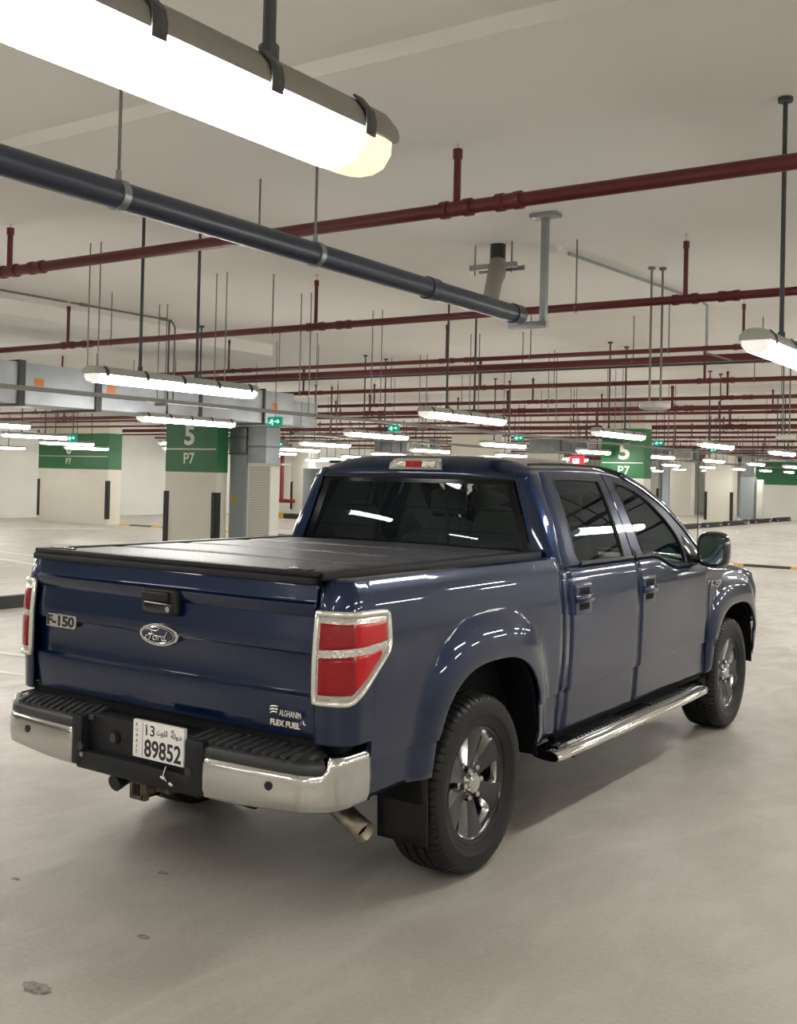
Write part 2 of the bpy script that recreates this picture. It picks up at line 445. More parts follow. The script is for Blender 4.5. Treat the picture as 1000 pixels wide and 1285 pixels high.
# ------------------------------------------------------------------ drain pipe
dr = empty('drain_pipe', (0.02, -4.0, 2.93)); tag(dr, 'dark blue-grey drain pipe on ring clamps ending at the steel bracket', 'pipe')
P0, P1 = Vector((0, -2.6, 0.0)), Vector((0.02, 6.05, -0.05))
tubeo('pipe_run', 'drain', [P0, P1], 0.057, dr, 24)
for yy in (2.62, 3.88, 1.2, -0.4):
    t = (yy - P0.y) / (P1.y - P0.y); c = P0.lerp(P1, t)
    bm = bmesh.new(); tube(bm, [c + Vector((0, -0.018, 0)), c + Vector((0, 0.018, 0))], 0.064, 24)
    tube(bm, [c + Vector((0, 0, 0.06)), c + Vector((0, 0, 0.10))], 0.012, 8)
    cl = finish(bm, 'ring_clamp', 'galv', dr, angle=50)
    tubeo('hanger_rod', 'rod', [c + Vector((0, 0, 0.09)), Vector((c.x, c.y, CZ - 2.93))], 0.007, cl, 6)
for yy in (4.95, 5.98):
    t = (yy - P0.y) / (P1.y - P0.y); c = P0.lerp(P1, t)
    tubeo('socket', 'drain', [c + Vector((0, -0.05, 0)), c + Vector((0, 0.05, 0))], 0.066, dr, 24)
# riser with the grey elbow leading up to the slab
ri = empty('drain_riser', (-0.66, 2.98, CZ)); tag(ri, 'grey drain elbow and black stub dropping from the ceiling behind the drain pipe', 'pipe')
tubeo('stub', 'gloss_black', [(0, 0, 0), (0, 0, -0.24)], 0.062, ri, 20)
tubeo('elbow', 'elbow', [(0.0, 0.0, -0.14), (0.05, -0.10, -0.24), (0.13, -0.28, -0.34), (0.30, -0.62, -0.52), (0.52, -1.02, -0.66)], [0.066, 0.07, 0.062, 0.058, 0.056], ri, 20)
bm = bmesh.new(); box(bm, -0.20, 0.20, -0.09, -0.05, -0.20, -0.16); box(bm, -0.20, 0.20, 0.055, 0.075, -0.20, -0.165)
finish(bm, 'strut_channel', 'galv', ri, smooth=False)
for sx in (-0.16, 0.16): tubeo('hanger_rod', 'rod', [(sx, -0.07, -0.24), (sx, -0.07, 0)], 0.006, ri, 6)
# bracket
br = empty('pipe_bracket', (0.10, 2.27, CZ)); tag(br, 'galvanised L-shaped strut bracket holding the end of the drain pipe', 'bracket')
bm = bmesh.new(); box(bm, -0.10, 0.10, -0.05, 0.05, -0.03, 0.0, 0.004); finish(bm, 'ceiling_plate', 'galv', br)
bm = bmesh.new(); box(bm, -0.022, 0.022, -0.022, 0.022, -0.73, -0.03, 0.003); finish(bm, 'upright', 'galv', br)
bm = bmesh.new(); box(bm, -0.26, 0.03, -0.022, 0.022, -0.775, -0.73, 0.003); finish(bm, 'lower_arm', 'galv', br)

# ceiling conduit, detector
cd = empty('ceiling_conduit', (-0.20, 3.5, 3.57)); tag(cd, 'thin grey conduit on the ceiling leading from the detector and turning down', 'conduit')
tubeo('conduit_run', 'galv', [(-0.06, -0.1, 0), (0.12, 2.5, 0), (0.14, 2.62, -0.03), (0.14, 2.62, -0.5)], 0.014, cd, 8)
tubeo('branch', 'rod', [(0.14, 2.62, -0.5), (0.30, 2.9, -0.55)], 0.010, cd, 8)
de = empty('smoke_detector', (-0.30, 3.19, CZ)); tag(de, 'small white round detector on the ceiling behind the bracket', 'detector')
bm = bmesh.new(); tube(bm, [(0, 0, 0), (0, 0, -0.02), (0, 0, -0.05)], [0.085, 0.085, 0.055], 24); finish(bm, 'cap', 'wall', de)
lc = empty('ceiling_conduit', (-6.0, -2.0, 3.57)); tag(lc, 'thin grey conduit on the ceiling at left turning down to the cable tray', 'conduit')
tubeo('conduit_run', 'rod', [(0, 0, 0), (0, 6.62, 0), (0, 6.72, -0.03), (0, 6.75, -0.08), (0, 6.75, -0.93)], 0.012, lc, 8)
for yy in (4.2, 5.4, 6.55): tubeo('coupling', 'rod', [(0, yy - 0.05, 0), (0, yy + 0.05, 0)], 0.019, lc, 8)

# paired hanger rods carrying a slim conduit at x = -3.4
tr = empty('wire_tray', (-3.43, 0.5, 2.62)); tag(tr, 'slim suspended conduit on paired thin hanger rods left of the truck roof', 'cable tray')
for yy in (1.4, 2.84, 4.05, 5.28, 7.4, 9.6, 12.0, 14.4):
    for dx in (-0.063, 0.063):
        tubeo('hanger_rod', 'rod', [(dx, yy - 0.5, -0.04), (dx, yy - 0.5, CZ - 2.62)], 0.0055, tr, 6)

# cable tray at x=-6
ct = empty('cable_tray', (-5.3, -4, 2.54)); tag(ct, 'grey steel cable tray running away above the left row of strip lights', 'cable tray')
bm = bmesh.new(); box(bm, -0.04, 0.04, 0, 44, -0.010, 0.0); box(bm, -0.04, -0.03, 0, 44, 0, 0.03); box(bm, 0.03, 0.04, 0, 44, 0, 0.03)
finish(bm, 'channel', 'rod', ct, smooth=False)
for i in range(14):
    bm = bmesh.new()
    for dx in (-0.06, 0.06): tube(bm, [(dx, 0, -0.04), (dx, 0, 1.06)], 0.006, 6)
    box(bm, -0.075, 0.075, -0.02, 0.02, -0.045, -0.013)
    h = finish(bm, 'trapeze_hanger', 'rod', ct, loc=(0, 5.3 + 2.6 * i, 0))
ct2 = empty('cable_tray', (-9.9, 11.6, 2.55)); tag(ct2, 'grey cable tray seen above the pick-up roof, second from the left', 'cable tray')
bm = bmesh.new(); box(bm, -0.06, 0.06, 0, 40, -0.012, 0.0); box(bm, -0.06, -0.05, 0, 40, 0, 0.04); box(bm, 0.05, 0.06, 0, 40, 0, 0.04)
finish(bm, 'channel', 'rod', ct2, smooth=False)
for i in range(9):
    bm = bmesh.new()
    for dx in (-0.08, 0.08): tube(bm, [(dx, 0, -0.04), (dx, 0, 1.05)], 0.007, 6)
    finish(bm, 'trapeze_hanger', 'rod', ct2, loc=(0, 1.3 + 4.2 * i, 0))

# round suspended fixtures
for i, (px, py, lab) in enumerate([(0.09, 4.38, 'white flat round fixture hanging on two rods above the cab'), (-0.45, 10.6, 'white flat round fixture on two rods, farther off near the right edge')]):
    e = empty('suspended_speaker', (px, py, 2.43)); tag(e, lab, 'ceiling fixture', 'suspended round fixtures')
    bm = bmesh.new(); tube(bm, [(0, 0, -0.03), (0, 0, -0.015), (0, 0, 0.02), (0, 0, 0.035)], [0.09, 0.13, 0.13, 0.10], 24, squash=(1, 1)); finish(bm, 'disc', 'wall', e)
    for dx in (-0.035, 0.035):
        tubeo('hanger_rod', 'rod', [(dx, dx, 0.03), (dx, dx, CZ - 2.43)], 0.010, e, 8)
        tubeo('foot', 'rod', [(dx, dx, CZ - 2.45), (dx, dx, CZ - 2.43)], 0.03, e, 10)

# ------------------------------------------------------------------ strip lights
def make_light(hm, L=1.6, detail=True, em='tube_end_pale', top=CZ - 2.42):
    root = empty('strip_light')
    # housing: a half-rounded shell above, diffuser below
    def prof(wt, zs):  # closed section in x,z
        return [(x, z) for x, z in zs]
    k8 = 0.80
    hz = [(a * k8, b * k8) for a, b in [(-0.082, 0.0), (-0.085, 0.012), (-0.080, 0.030), (-0.055, 0.058), (-0.03, 0.066), (0.03, 0.066), (0.055, 0.058), (0.080, 0.030), (0.085, 0.012), (0.082, 0.0)]]
    bm = bmesh.new()
    rows = []
    for y, s in ((0, 0.90), (0.012, 0.98), (0.03, 1.0), (L - 0.03, 1.0), (L - 0.012, 0.98), (L, 0.90)):
        rows.append([Vector((x * (0.5 + 0.5 * s), y, z * s)) for x, z in hz])
    V, fs = grid(bm, rows, close=True)
    bm.faces.new(V[0]); bm.faces.new(V[-1][::-1])
    bmesh.ops.recalc_face_normals(bm, faces=bm.faces[:])
    finish(bm, 'housing', hm, root, angle=40)
    dz = [(a * k8, b * k8) for a, b in [(-0.076, -0.001), (-0.074, -0.030), (-0.052, -0.058), (-0.02, -0.068), (0.02, -0.068), (0.052, -0.058), (0.074, -0.030), (0.076, -0.001)]]
    e = 0.10 if em == 'tube_end' else (0.045 if detail else 0.025)
    def section(bm, ys, mi=0):
        rows = [[Vector((x * s, y, z * s)) for x, z in dz] for y, s in ys]
        V, fs = grid(bm, rows, close=True, mi=mi)
        return V
    bm = bmesh.new(); V = section(bm, [(e, 1.0), (L - e, 1.0)]); bm.faces.new(V[0]); bm.faces.new(V[-1][::-1])
    bmesh.ops.recalc_face_normals(bm, faces=bm.faces[:])
    finish(bm, 'diffuser', 'tube', root, angle=40)
    for a, b, c in ((e - 0.0005, e * 0.4, 0.01), (L - e + 0.0005, L - e * 0.4, L - 0.01)):
        bm = bmesh.new()
        V = section(bm, [(a, 1.0), (b, 0.985), (c, 0.90)]); bm.faces.new(V[0]); bm.faces.new(V[-1][::-1])
        bmesh.ops.recalc_face_normals(bm, faces=bm.faces[:])
        finish(bm, 'diffuser_end', em, root, angle=40)
    if detail:
        nc = 7 if em == 'tube_end' else 5
        for k in range(nc):
            y = 0.10 + (L - 0.20) * k / (nc - 1)
            for sx in (-1, 1):
                bm = bmesh.new()
                rows = [[Vector((sx * x * k8, y + dy, z * k8)) for dy in (-0.014, 0.014)] for x, z in ((0.052, 0.065), (0.0835, 0.033), (0.089, 0.012), (0.087, -0.016))]
                grid(bm, rows); orient(bm, (sx, 0, 0.3))
                o = finish(bm, 'clip', 'clip', root); thick(o, 0.003).modifiers[0].offset = 1
    for y in (0.44, L - (0.62 if L < 1.65 else 0.29)):
        bm = bmesh.new(); tube(bm, [(0, y, 0.045), (0, y, top)], 0.011, 8); tube(bm, [(0, y, 0.045), (0, y, 0.085)], 0.017, 8)
        tube(bm, [(0, y, top - 0.02), (0, y, top)], 0.035, 8)
        finish(bm, 'hanger_rod', 'dark_rod', root)
    return root

GL = 'suspended strip lights in rows'
near = make_light('housing', 1.7, True, 'tube_end', (CZ - 2.418) / 1.14)
near.location = (2.195, -4.36, 2.418); near.scale = (1.05, 1.0, 1.14); tag(near, 'glowing strip light closest to the camera with grey clipped housing, top left', 'light', GL)
near.rotation_euler = (0, 0, -0.012)
proto = make_light('housing_pale', 1.6, True)
far0 = make_light('housing_pale', 1.6, False)
rows_x = {'right edge': 2.06, 'centre': -2.22, 'left': -6.15, 'far left': -10.3, 'fifth': -14.3, 'sixth': -18.4, 'seventh': -22.5, 'eighth': -26.5, 'outer right': 6.3, 'outermost right': 10.5}
rowname = {'right edge': 'in the row at the right picture edge', 'centre': 'in the row above the truck cab', 'left': 'in the row beside the cable tray',
           'far left': 'in the row left of the duct', 'fifth': 'in the fifth row from the right', 'sixth': 'in the sixth row from the right', 'seventh': 'in the seventh row from the right',
           'eighth': 'in the leftmost row', 'outer right': 'in the row right of the truck', 'outermost right': 'in the row along the right wall'}
ordn = ['first', 'second', 'third', 'fourth', 'fifth', 'sixth', 'seventh', 'eighth', 'ninth', 'tenth', 'eleventh', 'twelfth', 'thirteenth', 'fourteenth', 'fifteenth', 'sixteenth', 'seventeenth', 'eighteenth']
usedp = usedf = False
pillars_xy = []
for rk, rx in rows_x.items():
    n = 0
    for j in range(-3, 14):
        y = 0.36 + 4.0 * j
        if rk == 'right edge' and j == -1: continue
        if rk in ('outer right', 'outermost right') and j > 7: continue
        if rk in ('seventh', 'eighth') and j < 1: continue
        if rk in ('fifth', 'sixth', 'far left') and j < -1: continue
        if rk == 'right edge' and j > 6: continue
        if rk == 'far left' and j == 2: continue
        det = (y < 12 and rk in ('right edge', 'centre', 'left'))
        if det:
            o = proto if not usedp else copy_tree(proto); usedp = True
        else:
            o = far0 if not usedf else copy_tree(far0); usedf = True
        yy = y
        if rk == 'right edge' and j == 0: yy = 0.38
        o.location = (rx, yy, 2.42)
        lab = 'white strip light, %s from the near end %s' % (ordn[n], rowname[rk])
        if (rk, j) == ('centre', 0): lab = 'lit strip light with pale housing above the bed cover, left of the drain pipe'
        if (rk, j) == ('centre', 1): lab = 'lit strip light right above the truck roof, in front of the cream pillar'
        if (rk, j) == ('left', 1): lab = 'lit strip light crossing the top of the left green 5 P7 sign'
        if (rk, j) == ('right edge', 0): lab = 'lit strip light cut off by the right edge under the drain bracket'
        if (rk, j) == ('centre', 2): lab = 'lit strip light in front of the right green 5 P7 pillar'
        tag(o, lab, 'light', GL); n += 1

# ------------------------------------------------------------------ pillars
def pillar(x0, x1, y0, y1, label, number=None, signz=(1.78, 2.95), guards=True, m='pillar', tx=None, htop=CZ - 0.003):
    cx, cy = x0, y0
    root = empty('pillar', (cx, cy, 0)); tag(root, label, 'pillar', kind='thing')
    W, D = x1 - x0, y1 - y0
    boxo('shaft', m, (0, W, 0, D, 0, htop), root, bev=0.004)
    if number:
        bm = bmesh.new(); box(bm, -0.004, W + 0.004, -0.004, D + 0.004, signz[0], signz[1])
        sg = finish(bm, 'green_band', 'green', root, smooth=False)
        boxo('white_rule', 'white_line', (0.02, W - 0.03, -0.007, -0.0045, 2.19, 2.21), sg, smooth=False)
        tc = (tx if tx else W * 0.5)
        text('level_lettering', 'P7', 'white_line', 0.27, 0.20, (tc - 0.135, -0.0045, 1.93), sg, bold=0.01)
        text('bay_number', number, 'white_line', 0.26, 0.36, (tc - 0.13, -0.0045, 2.27), sg, bold=0.03)
    if guards:
        for gx in ((-0.012, 0.10), (W - 0.10, W + 0.012)):
            bm = bmesh.new()
            box(bm, gx[0], gx[1], -0.018, 0.0, 0.18, 1.42)
            if gx[0] > 0: box(bm, W, W + 0.018, -0.018, 0.10, 0.18, 1.42)
            else: box(bm, -0.018, 0.0, -0.018, 0.10, 0.18, 1.42)
            finish(bm, 'corner_guard', 'guard', root, smooth=False)
    return root
pillar(-11.50, -10.20, 9.90, 10.17, 'cream pillar with green band reading 5 P7 beside the grey duct', '5', tx=0.60)
pillar(-27.40, -23.90, 19.20, 19.75, 'wide cream pier with green band reading 6 P7 at far left', '6', tx=1.55)
pillar(-6.42, -5.42, 18.2, 18.60, 'pillar with green band reading 5 P7 rising behind the truck roof', '5', signz=(1.86, 2.95), tx=0.53)
pillar(-13.6, -11.9, 23.5, 24.1, 'plain cream pillar without a sign behind the middle of the roof', None)
pillar(-12.15, -10.95, 42.5, 43.2, 'plain cream pillar with black guards above the door mirror', None)
pillar(-28.2, -27.2, 33.5, 34.0, 'narrow pale pillar beside the vertical red fire pipes', None)
# far walls and doors at the right
def wallthing(name, label, cat, dims, m, bev=0.0):
    o = boxo(name, m, dims, smooth=False); return tag(o, label, cat)
o = struct('wall_far', 'wall', (-10.9, 14, 52.0, 52.3, 0, CZ))
o = boxo('green_band', 'green', (-12.9, 13.9, 51.97, 51.995, 1.78, 2.95), smooth=False); tag(o, 'green painted band on the white wall at the far right', 'wall band')
struct('wall_far_2', 'wall', (-13.3, -10.9, 52.0, 52.3, 0, CZ))
boxo('wall_far_3', 'pillar', (-29.3, -19.8, 44.0, 44.3, 0, CZ), smooth=False)['kind'] = 'structure'
e = empty('roller_shutter', (-18.7, 56.0, 0)); tag(e, 'lilac grey roller shutter at the far end between the pillars', 'shutter')
bm = bmesh.new(); box(bm, 0, 1.0, 0, 0.06, 0.3, 2.6)
for k in range(22): box(bm, 0, 1.0, -0.012, 0.0, 0.32 + k * 0.1, 0.39 + k * 0.1)
finish(bm, 'curtain', 'shutter', e, smooth=False)
boxo('door_1', 'lit_door', (-19.15, -18.75, 56.0, 56.1, 0.3, 2.75), smooth=False)['kind'] = 'structure'
pillar(-19.85, -19.25, 55.6, 56.2, 'grey pillar with one guard left of the far shutter', None, m='grey_panel')
pillar(-17.6, -16.4, 53.0, 53.6, 'beige pillar between the shutter and the guarded pillar', None, guards=False)
e = empty('distribution_cabinet', (-11.66, 46.0, 0)); tag(e, 'blue-grey panel cabinet right of the far guarded pillar', 'cabinet')
boxo('body', 'duct_blue', (0, 0.62, 0, 0.5, 0.15, 2.1), e, bev=0.01); boxo('top_duct', 'galv', (0.03, 0.58, 0.05, 0.45, 2.1, 3.4), e, bev=0.01)
boxo('grille', 'louver', (0.75, 1.0, 0.0, 0.3, 0.2, 2.0), e, bev=0.01)

# speed bump striped yellow and black
sb = empty('speed_bump', (-23.6, 19.55, 0)); tag(sb, 'low yellow and black speed bump crossing the aisle beyond the truck', 'speed bump')
for k in range(48):
    bm = bmesh.new()
    x0 = k * 0.5
    sec = [(-0.15, 0.0), (-0.08, 0.04), (0.0, 0.05), (0.08, 0.04), (0.15, 0.0)]
    V, fs = grid(bm, [[Vector((x, y, z)) for y, z in sec] for x in (x0, x0 + 0.5)])
    bm.faces.new(V[0]); bm.faces.new(V[1][::-1]); bmesh.ops.recalc_face_normals(bm, faces=bm.faces[:])
    finish(bm, 'segment', 'yellow' if k % 3 == 0 else 'guard', sb)

# wheel stops
def wheel_stop(x, y, rz, label, L=1.8):
    root = empty('wheel_stop', (x, y, 0), rz); tag(root, label, 'wheel stop', 'black rubber wheel stops')
    bm = bmesh.new()
    sec = [(-0.09, 0), (-0.075, 0.12), (-0.055, 0.15), (0.055, 0.15), (0.075, 0.12), (0.09, 0)]
    V, fs = grid(bm, [[Vector((a, b, z * s)) for a, z in sec] for b, s in ((0, .9), (0.02, 1), (L - 0.02, 1), (L, .9))])
    bm.faces.new(V[0]); bm.faces.new(V[-1][::-1]); bmesh.ops.recalc_face_normals(bm, faces=bm.faces[:])
    finish(bm, 'bar', 'guard', root)
    for b in (0.18, L - 0.38):
        boxo('side_panel', 'grey_panel', (0.074, 0.0905, b, b + 0.2, 0.03, 0.09), root, smooth=False)
    return root
wheel_stop(-8.46, 3.35, 0.0, 'black wheel stop on the floor at the left edge beside the tail light', 1.9)
for x, y, L_, lab in [
    (-10.8, 35.3, 2.5, 'dark wheel stop nearest the windscreen pillar, left of the aerial'),
    (-10.8, 38.3, 2.2, 'dark wheel stop crossed by the thin aerial'),
    (-10.8, 41.0, 2.9, 'dark wheel stop right at the foot of the far guarded pillar'),
    (-10.8, 45.0, 2.8, 'dark wheel stop below the blue-grey panel cabinet'),
    (-10.8, 48.6, 2.7, 'dark wheel stop farthest away in the row, by the white wall'),
    (-11.9, 47.6, 2.6, 'dark wheel stop behind the row, against the cream grille'),
    (-12.6, 44.2, 2.0, 'short dark wheel stop just right behind the far guarded pillar'),
    (-13.3, 39.6, 2.0, 'dark wheel stop left behind the far guarded pillar')]:
    wheel_stop(x, y, 0.0, lab, L_).scale = (1.2, 1, 1.3)

# painted bay lines: each a thing
lines = [((-24, 15.2), (-21.5, 18.1)), ((-15.6, 8.95), (-12.6, 8.3)), ((-12.0, 9.3), (-16.5, 9.9)), ((-6.6, 2.05), (-4.6, 2.35)), ((-4.9, 1.58), (-3.0, 1.85)),
         ((-6.6, 24.3), (-2.4, 24.3)), ((-13.5, 29.0), (-2.0, 29.3)), ((-12.0, 34.0), (-3.0, 33.8)), ((-6.2, 21.6), (-3.9, 21.2)), ((-10.4, 37.6), (-1.0, 37.5)), ((-9, 31.4), (-1, 31.5)), ((-8, 26.6), (-1, 26.7))]
llab = ['white bay line in front of the 6 P7 pier', 'white bay line at left, upper of the pair', 'white bay line at left, lower of the pair', 'white bay line at the left edge below the wheel stop',
        'short faint white line at the left edge beside the bumper', 'white bay line just beyond the door mirror', 'white bay line halfway to the wheel stops', 'white bay line nearest the wheel stops',
        'short white arrow mark beyond the speed bump', 'white bay line at the foot of the wheel stops', 'white bay line second in front of the wheel stops', 'white bay line second beyond the door mirror']
for (p, q), lb in zip(lines, llab):
    tag(paint_line('bay_line', (p, q), 0.10), lb, 'floor marking', 'painted bay lines')
def stain(x, y, r, label):
    bm = bmesh.new(); vs = []
    for k in range(28):
        a = 2 * PI * k / 28; q = r * (0.75 + 0.35 * random.random())
        vs.append(bm.verts.new((x + q * 1.4 * math.cos(a), y + q * 0.8 * math.sin(a), 0.0012)))
    bm.faces.new(vs); orient(bm, (0, 0, 1))
    tag(finish(bm, 'floor_stain', M['stain'], smooth=False), label, 'stain')
M['stain'] = mat('oil_stain', (0.24, 0.22, 0.20), 0.6, noise=(40, 0.5))
stain(0.302, -1.881, 0.050, 'dark speckled stain on the floor at the lower left corner')
stain(0.286, -1.376, 0.022, 'small grey spot on the floor above the dark corner stain')
stain(-0.597, -1.302, 0.020, 'small grey spot near the left edge below the bumper')
stain(-0.143, -0.866, 0.022, 'small grey spot in the truck shadow under the bumper')
# ------------------------------------------------------------------ ducts beside the pillar
du = empty('air_duct', (-7.6, -2.0, 2.53)); tag(du, 'galvanised rectangular air duct with dark flanges at the upper left', 'duct')
boxo('duct_run', 'duct', (-0.4, 0.4, 0, 10.4, 0, 0.48), du, bev=0.004)
boxo('elbow', 'duct', (-1.3, -0.41, 9.95, 10.40, 0, 0.52), du, bev=0.004)
boxo('branch', 'duct', (-2.70, -1.0, 12.3, 12.75, 0.09, 0.52), du, bev=0.004)
boxo('link', 'duct', (-1.3, -1.0, 10.41, 12.29, 0.09, 0.52), du, bev=0.004)
for yy in (2.0, 5.47, 6.59, 8.4, 9.7):
    wide = 0.09 if yy in (5.47, 6.59) else 0.035
    boxo('flange', 'flange', (-0.425, 0.425, yy, yy + wide, -0.025, 0.505), du, smooth=False)
for yy in (5.70, 6.78, 9.9): boxo('sticker', 'orange', (0.4, 0.403, yy, yy + 0.13, 0.22, 0.31), du, smooth=False)
vd = empty('vertical_duct', (-10.28, 10.32, 0)); tag(vd, 'blue-grey clad duct standing right of the 5 P7 pillar', 'duct')
boxo('cladding', 'duct_blue', (0, 0.40, 0, 0.4, 0, 2.12), vd, bev=0.02)
bm = bmesh.new(); box(bm, -0.01, 0.39, -0.01, 0.37, 2.12, 2.61, 0.01); finish(bm, 'upper_sleeve', 'galv', vd)
for z in (2.12, 2.42): boxo('flange', 'rod', (-0.02, 0.42, -0.02, 0.42, z, z + 0.03), vd, smooth=False)
boxo('sticker', 'yellow', (0.08, 0.18, -0.003, 0.0, 1.22, 1.34), vd, smooth=False)
gd = empty('vertical_duct', (-9.86, 10.33, 1.97)); tag(gd, 'silver duct dropping behind the louvred unit', 'duct')
boxo('duct_run', 'duct', (0, 0.44, 0, 0.38, 0, 0.645), gd, bev=0.008)
boxo('flange', 'rod', (-0.01, 0.45, -0.01, 0.39, 0.28, 0.31), gd, smooth=False)
lu = empty('louvred_unit', (-9.60, 10.06, 0)); tag(lu, 'tall cream louvred air unit beside the blue-grey duct', 'air unit')
boxo('casing', 'louver', (0, 0.54, 0, 0.24, 0.0, 1.93), lu, bev=0.01)
boxo('top_plate', 'wall', (0, 0.80, 0.0, 0.24, 1.93, 1.965), lu, bev=0.005)
bm = bmesh.new()
for k in range(60): box(bm, 0.04, 0.50, -0.012, 0.0, 0.10 + k * 0.03, 0.118 + k * 0.03)
finish(bm, 'slats', 'louver', lu, smooth=False)
boxo('recess', 'louver_dark', (0.035, 0.505, -0.004, 0.0, 0.08, 1.90), lu, smooth=False)
gb = empty('grey_cabinet', (-9.0, 11.6, 0)); tag(gb, 'grey metal cabinet partly hidden behind the louvred unit', 'cabinet')
boxo('body', 'galv', (-0.6, 0.02, 0, 0.5, 0.45, 1.9), gb, bev=0.01); boxo('plinth', 'guard', (-0.6, 0.02, 0, 0.5, 0.0, 0.45), gb, smooth=False)
fp = empty('fire_riser', (-28.75, 33.2, 0)); tag(fp, 'pair of vertical red fire pipes by the narrow pale pillar', 'pipe')
for dx in (0, 0.26): tubeo('riser', 'bright_red', [(dx, 0, 0.5), (dx, 0, CZ)], 0.09 if dx else 0.06, fp, 14)
tubeo('header', 'bright_red', [(-0.4, 0, 0.55), (1.0, 0, 0.55)], 0.09, fp, 12)
e = empty('kerb_block', (-25.2, 28.6, 0)); tag(e, 'short yellow and black kerb block beside the cab, behind the bed', 'kerb')
boxo('block', 'guard', (-0.9, 1.6, 0, 0.2, 0, 0.2), e, smooth=False); boxo('yellow_end', 'yellow', (0.2, 0.75, -0.01, 0.21, 0.005, 0.22), e, smooth=False)
# far ducts with grilles above the roof line
def far_duct(x, y, L, label, z=2.62, h=0.5, gr=True):
    e = empty('air_duct', (x, y, z)); tag(e, label, 'duct', 'far ceiling ducts')
    boxo('duct_run', 'duct_dark', (0, L, 0, 0.5, 0, h), e, bev=0.01)
    for q in (0.3, L - 0.3): tubeo('hanger_rod', 'rod', [(q, 0.25, h - 0.02), (q, 0.25, CZ - z)], 0.008, e, 6)
    for k in range(1, int(L / 1.1)): boxo('flange', 'flange', (k * 1.1, k * 1.1 + 0.04, -0.02, 0.52, -0.02, h + 0.02), e, smooth=False)
    if gr:
        bm = bmesh.new(); gx = L - 1.0
        for a in ((gx, gx + 0.9, -0.03, 0, 0.02, 0.07), (gx, gx + 0.9, -0.03, 0, h - 0.07, h - 0.02), (gx, gx + 0.05, -0.03, 0, 0.02, h - 0.02), (gx + 0.85, gx + 0.9, -0.03, 0, 0.02, h - 0.02)): box(bm, *a)
        finish(bm, 'grille_frame', 'wall', e, smooth=False)
        bm = bmesh.new()
        for k in range(7): box(bm, gx + 0.05, gx + 0.85, -0.02, -0.005, 0.08 + k * 0.055, 0.10 + k * 0.055)
        finish(bm, 'grille_slats', 'louver', e, smooth=False)
far_duct(-18.6, 26.5, 2.4, 'grey duct with a framed grille above the rear of the roof', h=0.45)
far_duct(-12.6, 26.6, 3.0, 'grey duct with a framed grille left of the right green sign', h=0.45)
far_duct(-12.9, 34.9, 2.9, 'grey duct with a grille beside the far guarded pillar', h=0.45)
far_duct(-29.0, 26.6, 6.0, 'long pale duct behind the 6 P7 pier', h=0.45, gr=False)

# exit signs
def exit_sign(x, y, z, label):
    e = empty('exit_sign', (x, y, z)); tag(e, label, 'sign', 'small green exit signs')
    e.scale = (0.72, 0.72, 0.72)
    boxo('box', 'exit_green', (-0.17, 0.17, 0, 0.06, -0.09, 0.09), e, bev=0.008)
    bm = bmesh.new()
    # running figure, arrow
    tube(bm, [(-0.045, -0.004, 0.05), (-0.045, -0.004, 0.052)], 0.014, 8)
    for pts in ([(-0.045, 0.03), (-0.06, -0.01), (-0.03, -0.035), (-0.045, -0.065)], [(-0.06, -0.01), (-0.095, -0.03), (-0.12, -0.02)], [(-0.05, 0.02), (-0.015, 0.0)], [(-0.05, 0.025), (-0.09, 0.015)],
                [(0.02, 0.0), (0.12, 0.0)], [(0.12, 0.0), (0.085, 0.03)], [(0.12, 0.0), (0.085, -0.03)]):
        tube(bm, [(a, -0.004, b) for a, b in pts], 0.009, 6)
    finish(bm, 'pictogram', 'exit_white', e)
    tubeo('hanger_rod', 'rod', [(0, 0.03, 0.09), (0, 0.03, (CZ - z) / 0.72)], 0.008, e, 6)
exit_sign(-6.28, 6.9, 2.50, 'green exit sign beside the strip light over the left 5 P7 pillar')
exit_sign(-7.93, 12.15, 2.68, 'green exit sign left of the framed duct grille above the roof')
exit_sign(-7.9, 17.01, 2.70, 'green exit sign right of the plain cream pillar')
exit_sign(-6.05, 20.68, 2.73, 'green exit sign just right of the right green 5 P7 sign')
exit_sign(-8.18, 31.33, 2.90, 'green exit sign in front of the far guarded pillar')
exit_sign(-16.21, 18.61, 2.60, 'green exit sign right of the silver duct')
exit_sign(-12.6, 8.6, 2.35, 'green exit sign in front of the 6 P7 pier')
e = empty('red_sign', (-8.15, 20.6, 2.27)); tag(e, 'small lit red sign just behind the cab roof', 'sign')
boxo('box', 'red_sign', (-0.2, 0.2, 0, 0.08, -0.13, 0.13), e, bev=0.02); boxo('pale_centre', 'pale_sign', (-0.1, 0.08, -0.01, 0.0, -0.06, 0.06), e, smooth=False)
tubeo('hanger_rod', 'rod', [(0, 0.04, 0.13), (0, 0.04, CZ - 2.27)], 0.008, e, 6)
#TRUCK#
# ------------------------------------------------------------------ the pick-up truck
T = empty('pickup_truck', (0, 0, 0))
tag(T, 'dark blue four-door pick-up truck with black bed cover parked on the concrete', 'pickup truck')
XMAX = 0.985
XT = [(0.40, 0.930), (0.475, 0.950), (0.55, 0.954), (0.672, 0.960), (0.683, 0.961), (0.691, 0.973), (0.80, 0.980), (0.95, 0.985), (1.08, 0.985), (1.17, 0.981), (1.24, 0.974), (1.30, 0.966), (1.345, 0.955), (1.385, 0.935), (1.40, 0.915)]
def XL(z): return interp(XT, z) if 0.66 < z < 0.70 else interps(XT, z)
XGT = [(1.10, 0.970), (1.245, 0.955), (1.335, 0.935), (1.42, 0.905), (1.50, 0.875), (1.65, 0.812), (1.79, 0.742), (1.84, 0.712), (1.88, 0.68)]
def XG(z): return interps(XGT, z)
AN = 2.7
REAR = dict(y=0.05, z=0.45, a=0.495, b=0.52, a2=0.615, b2=0.735)
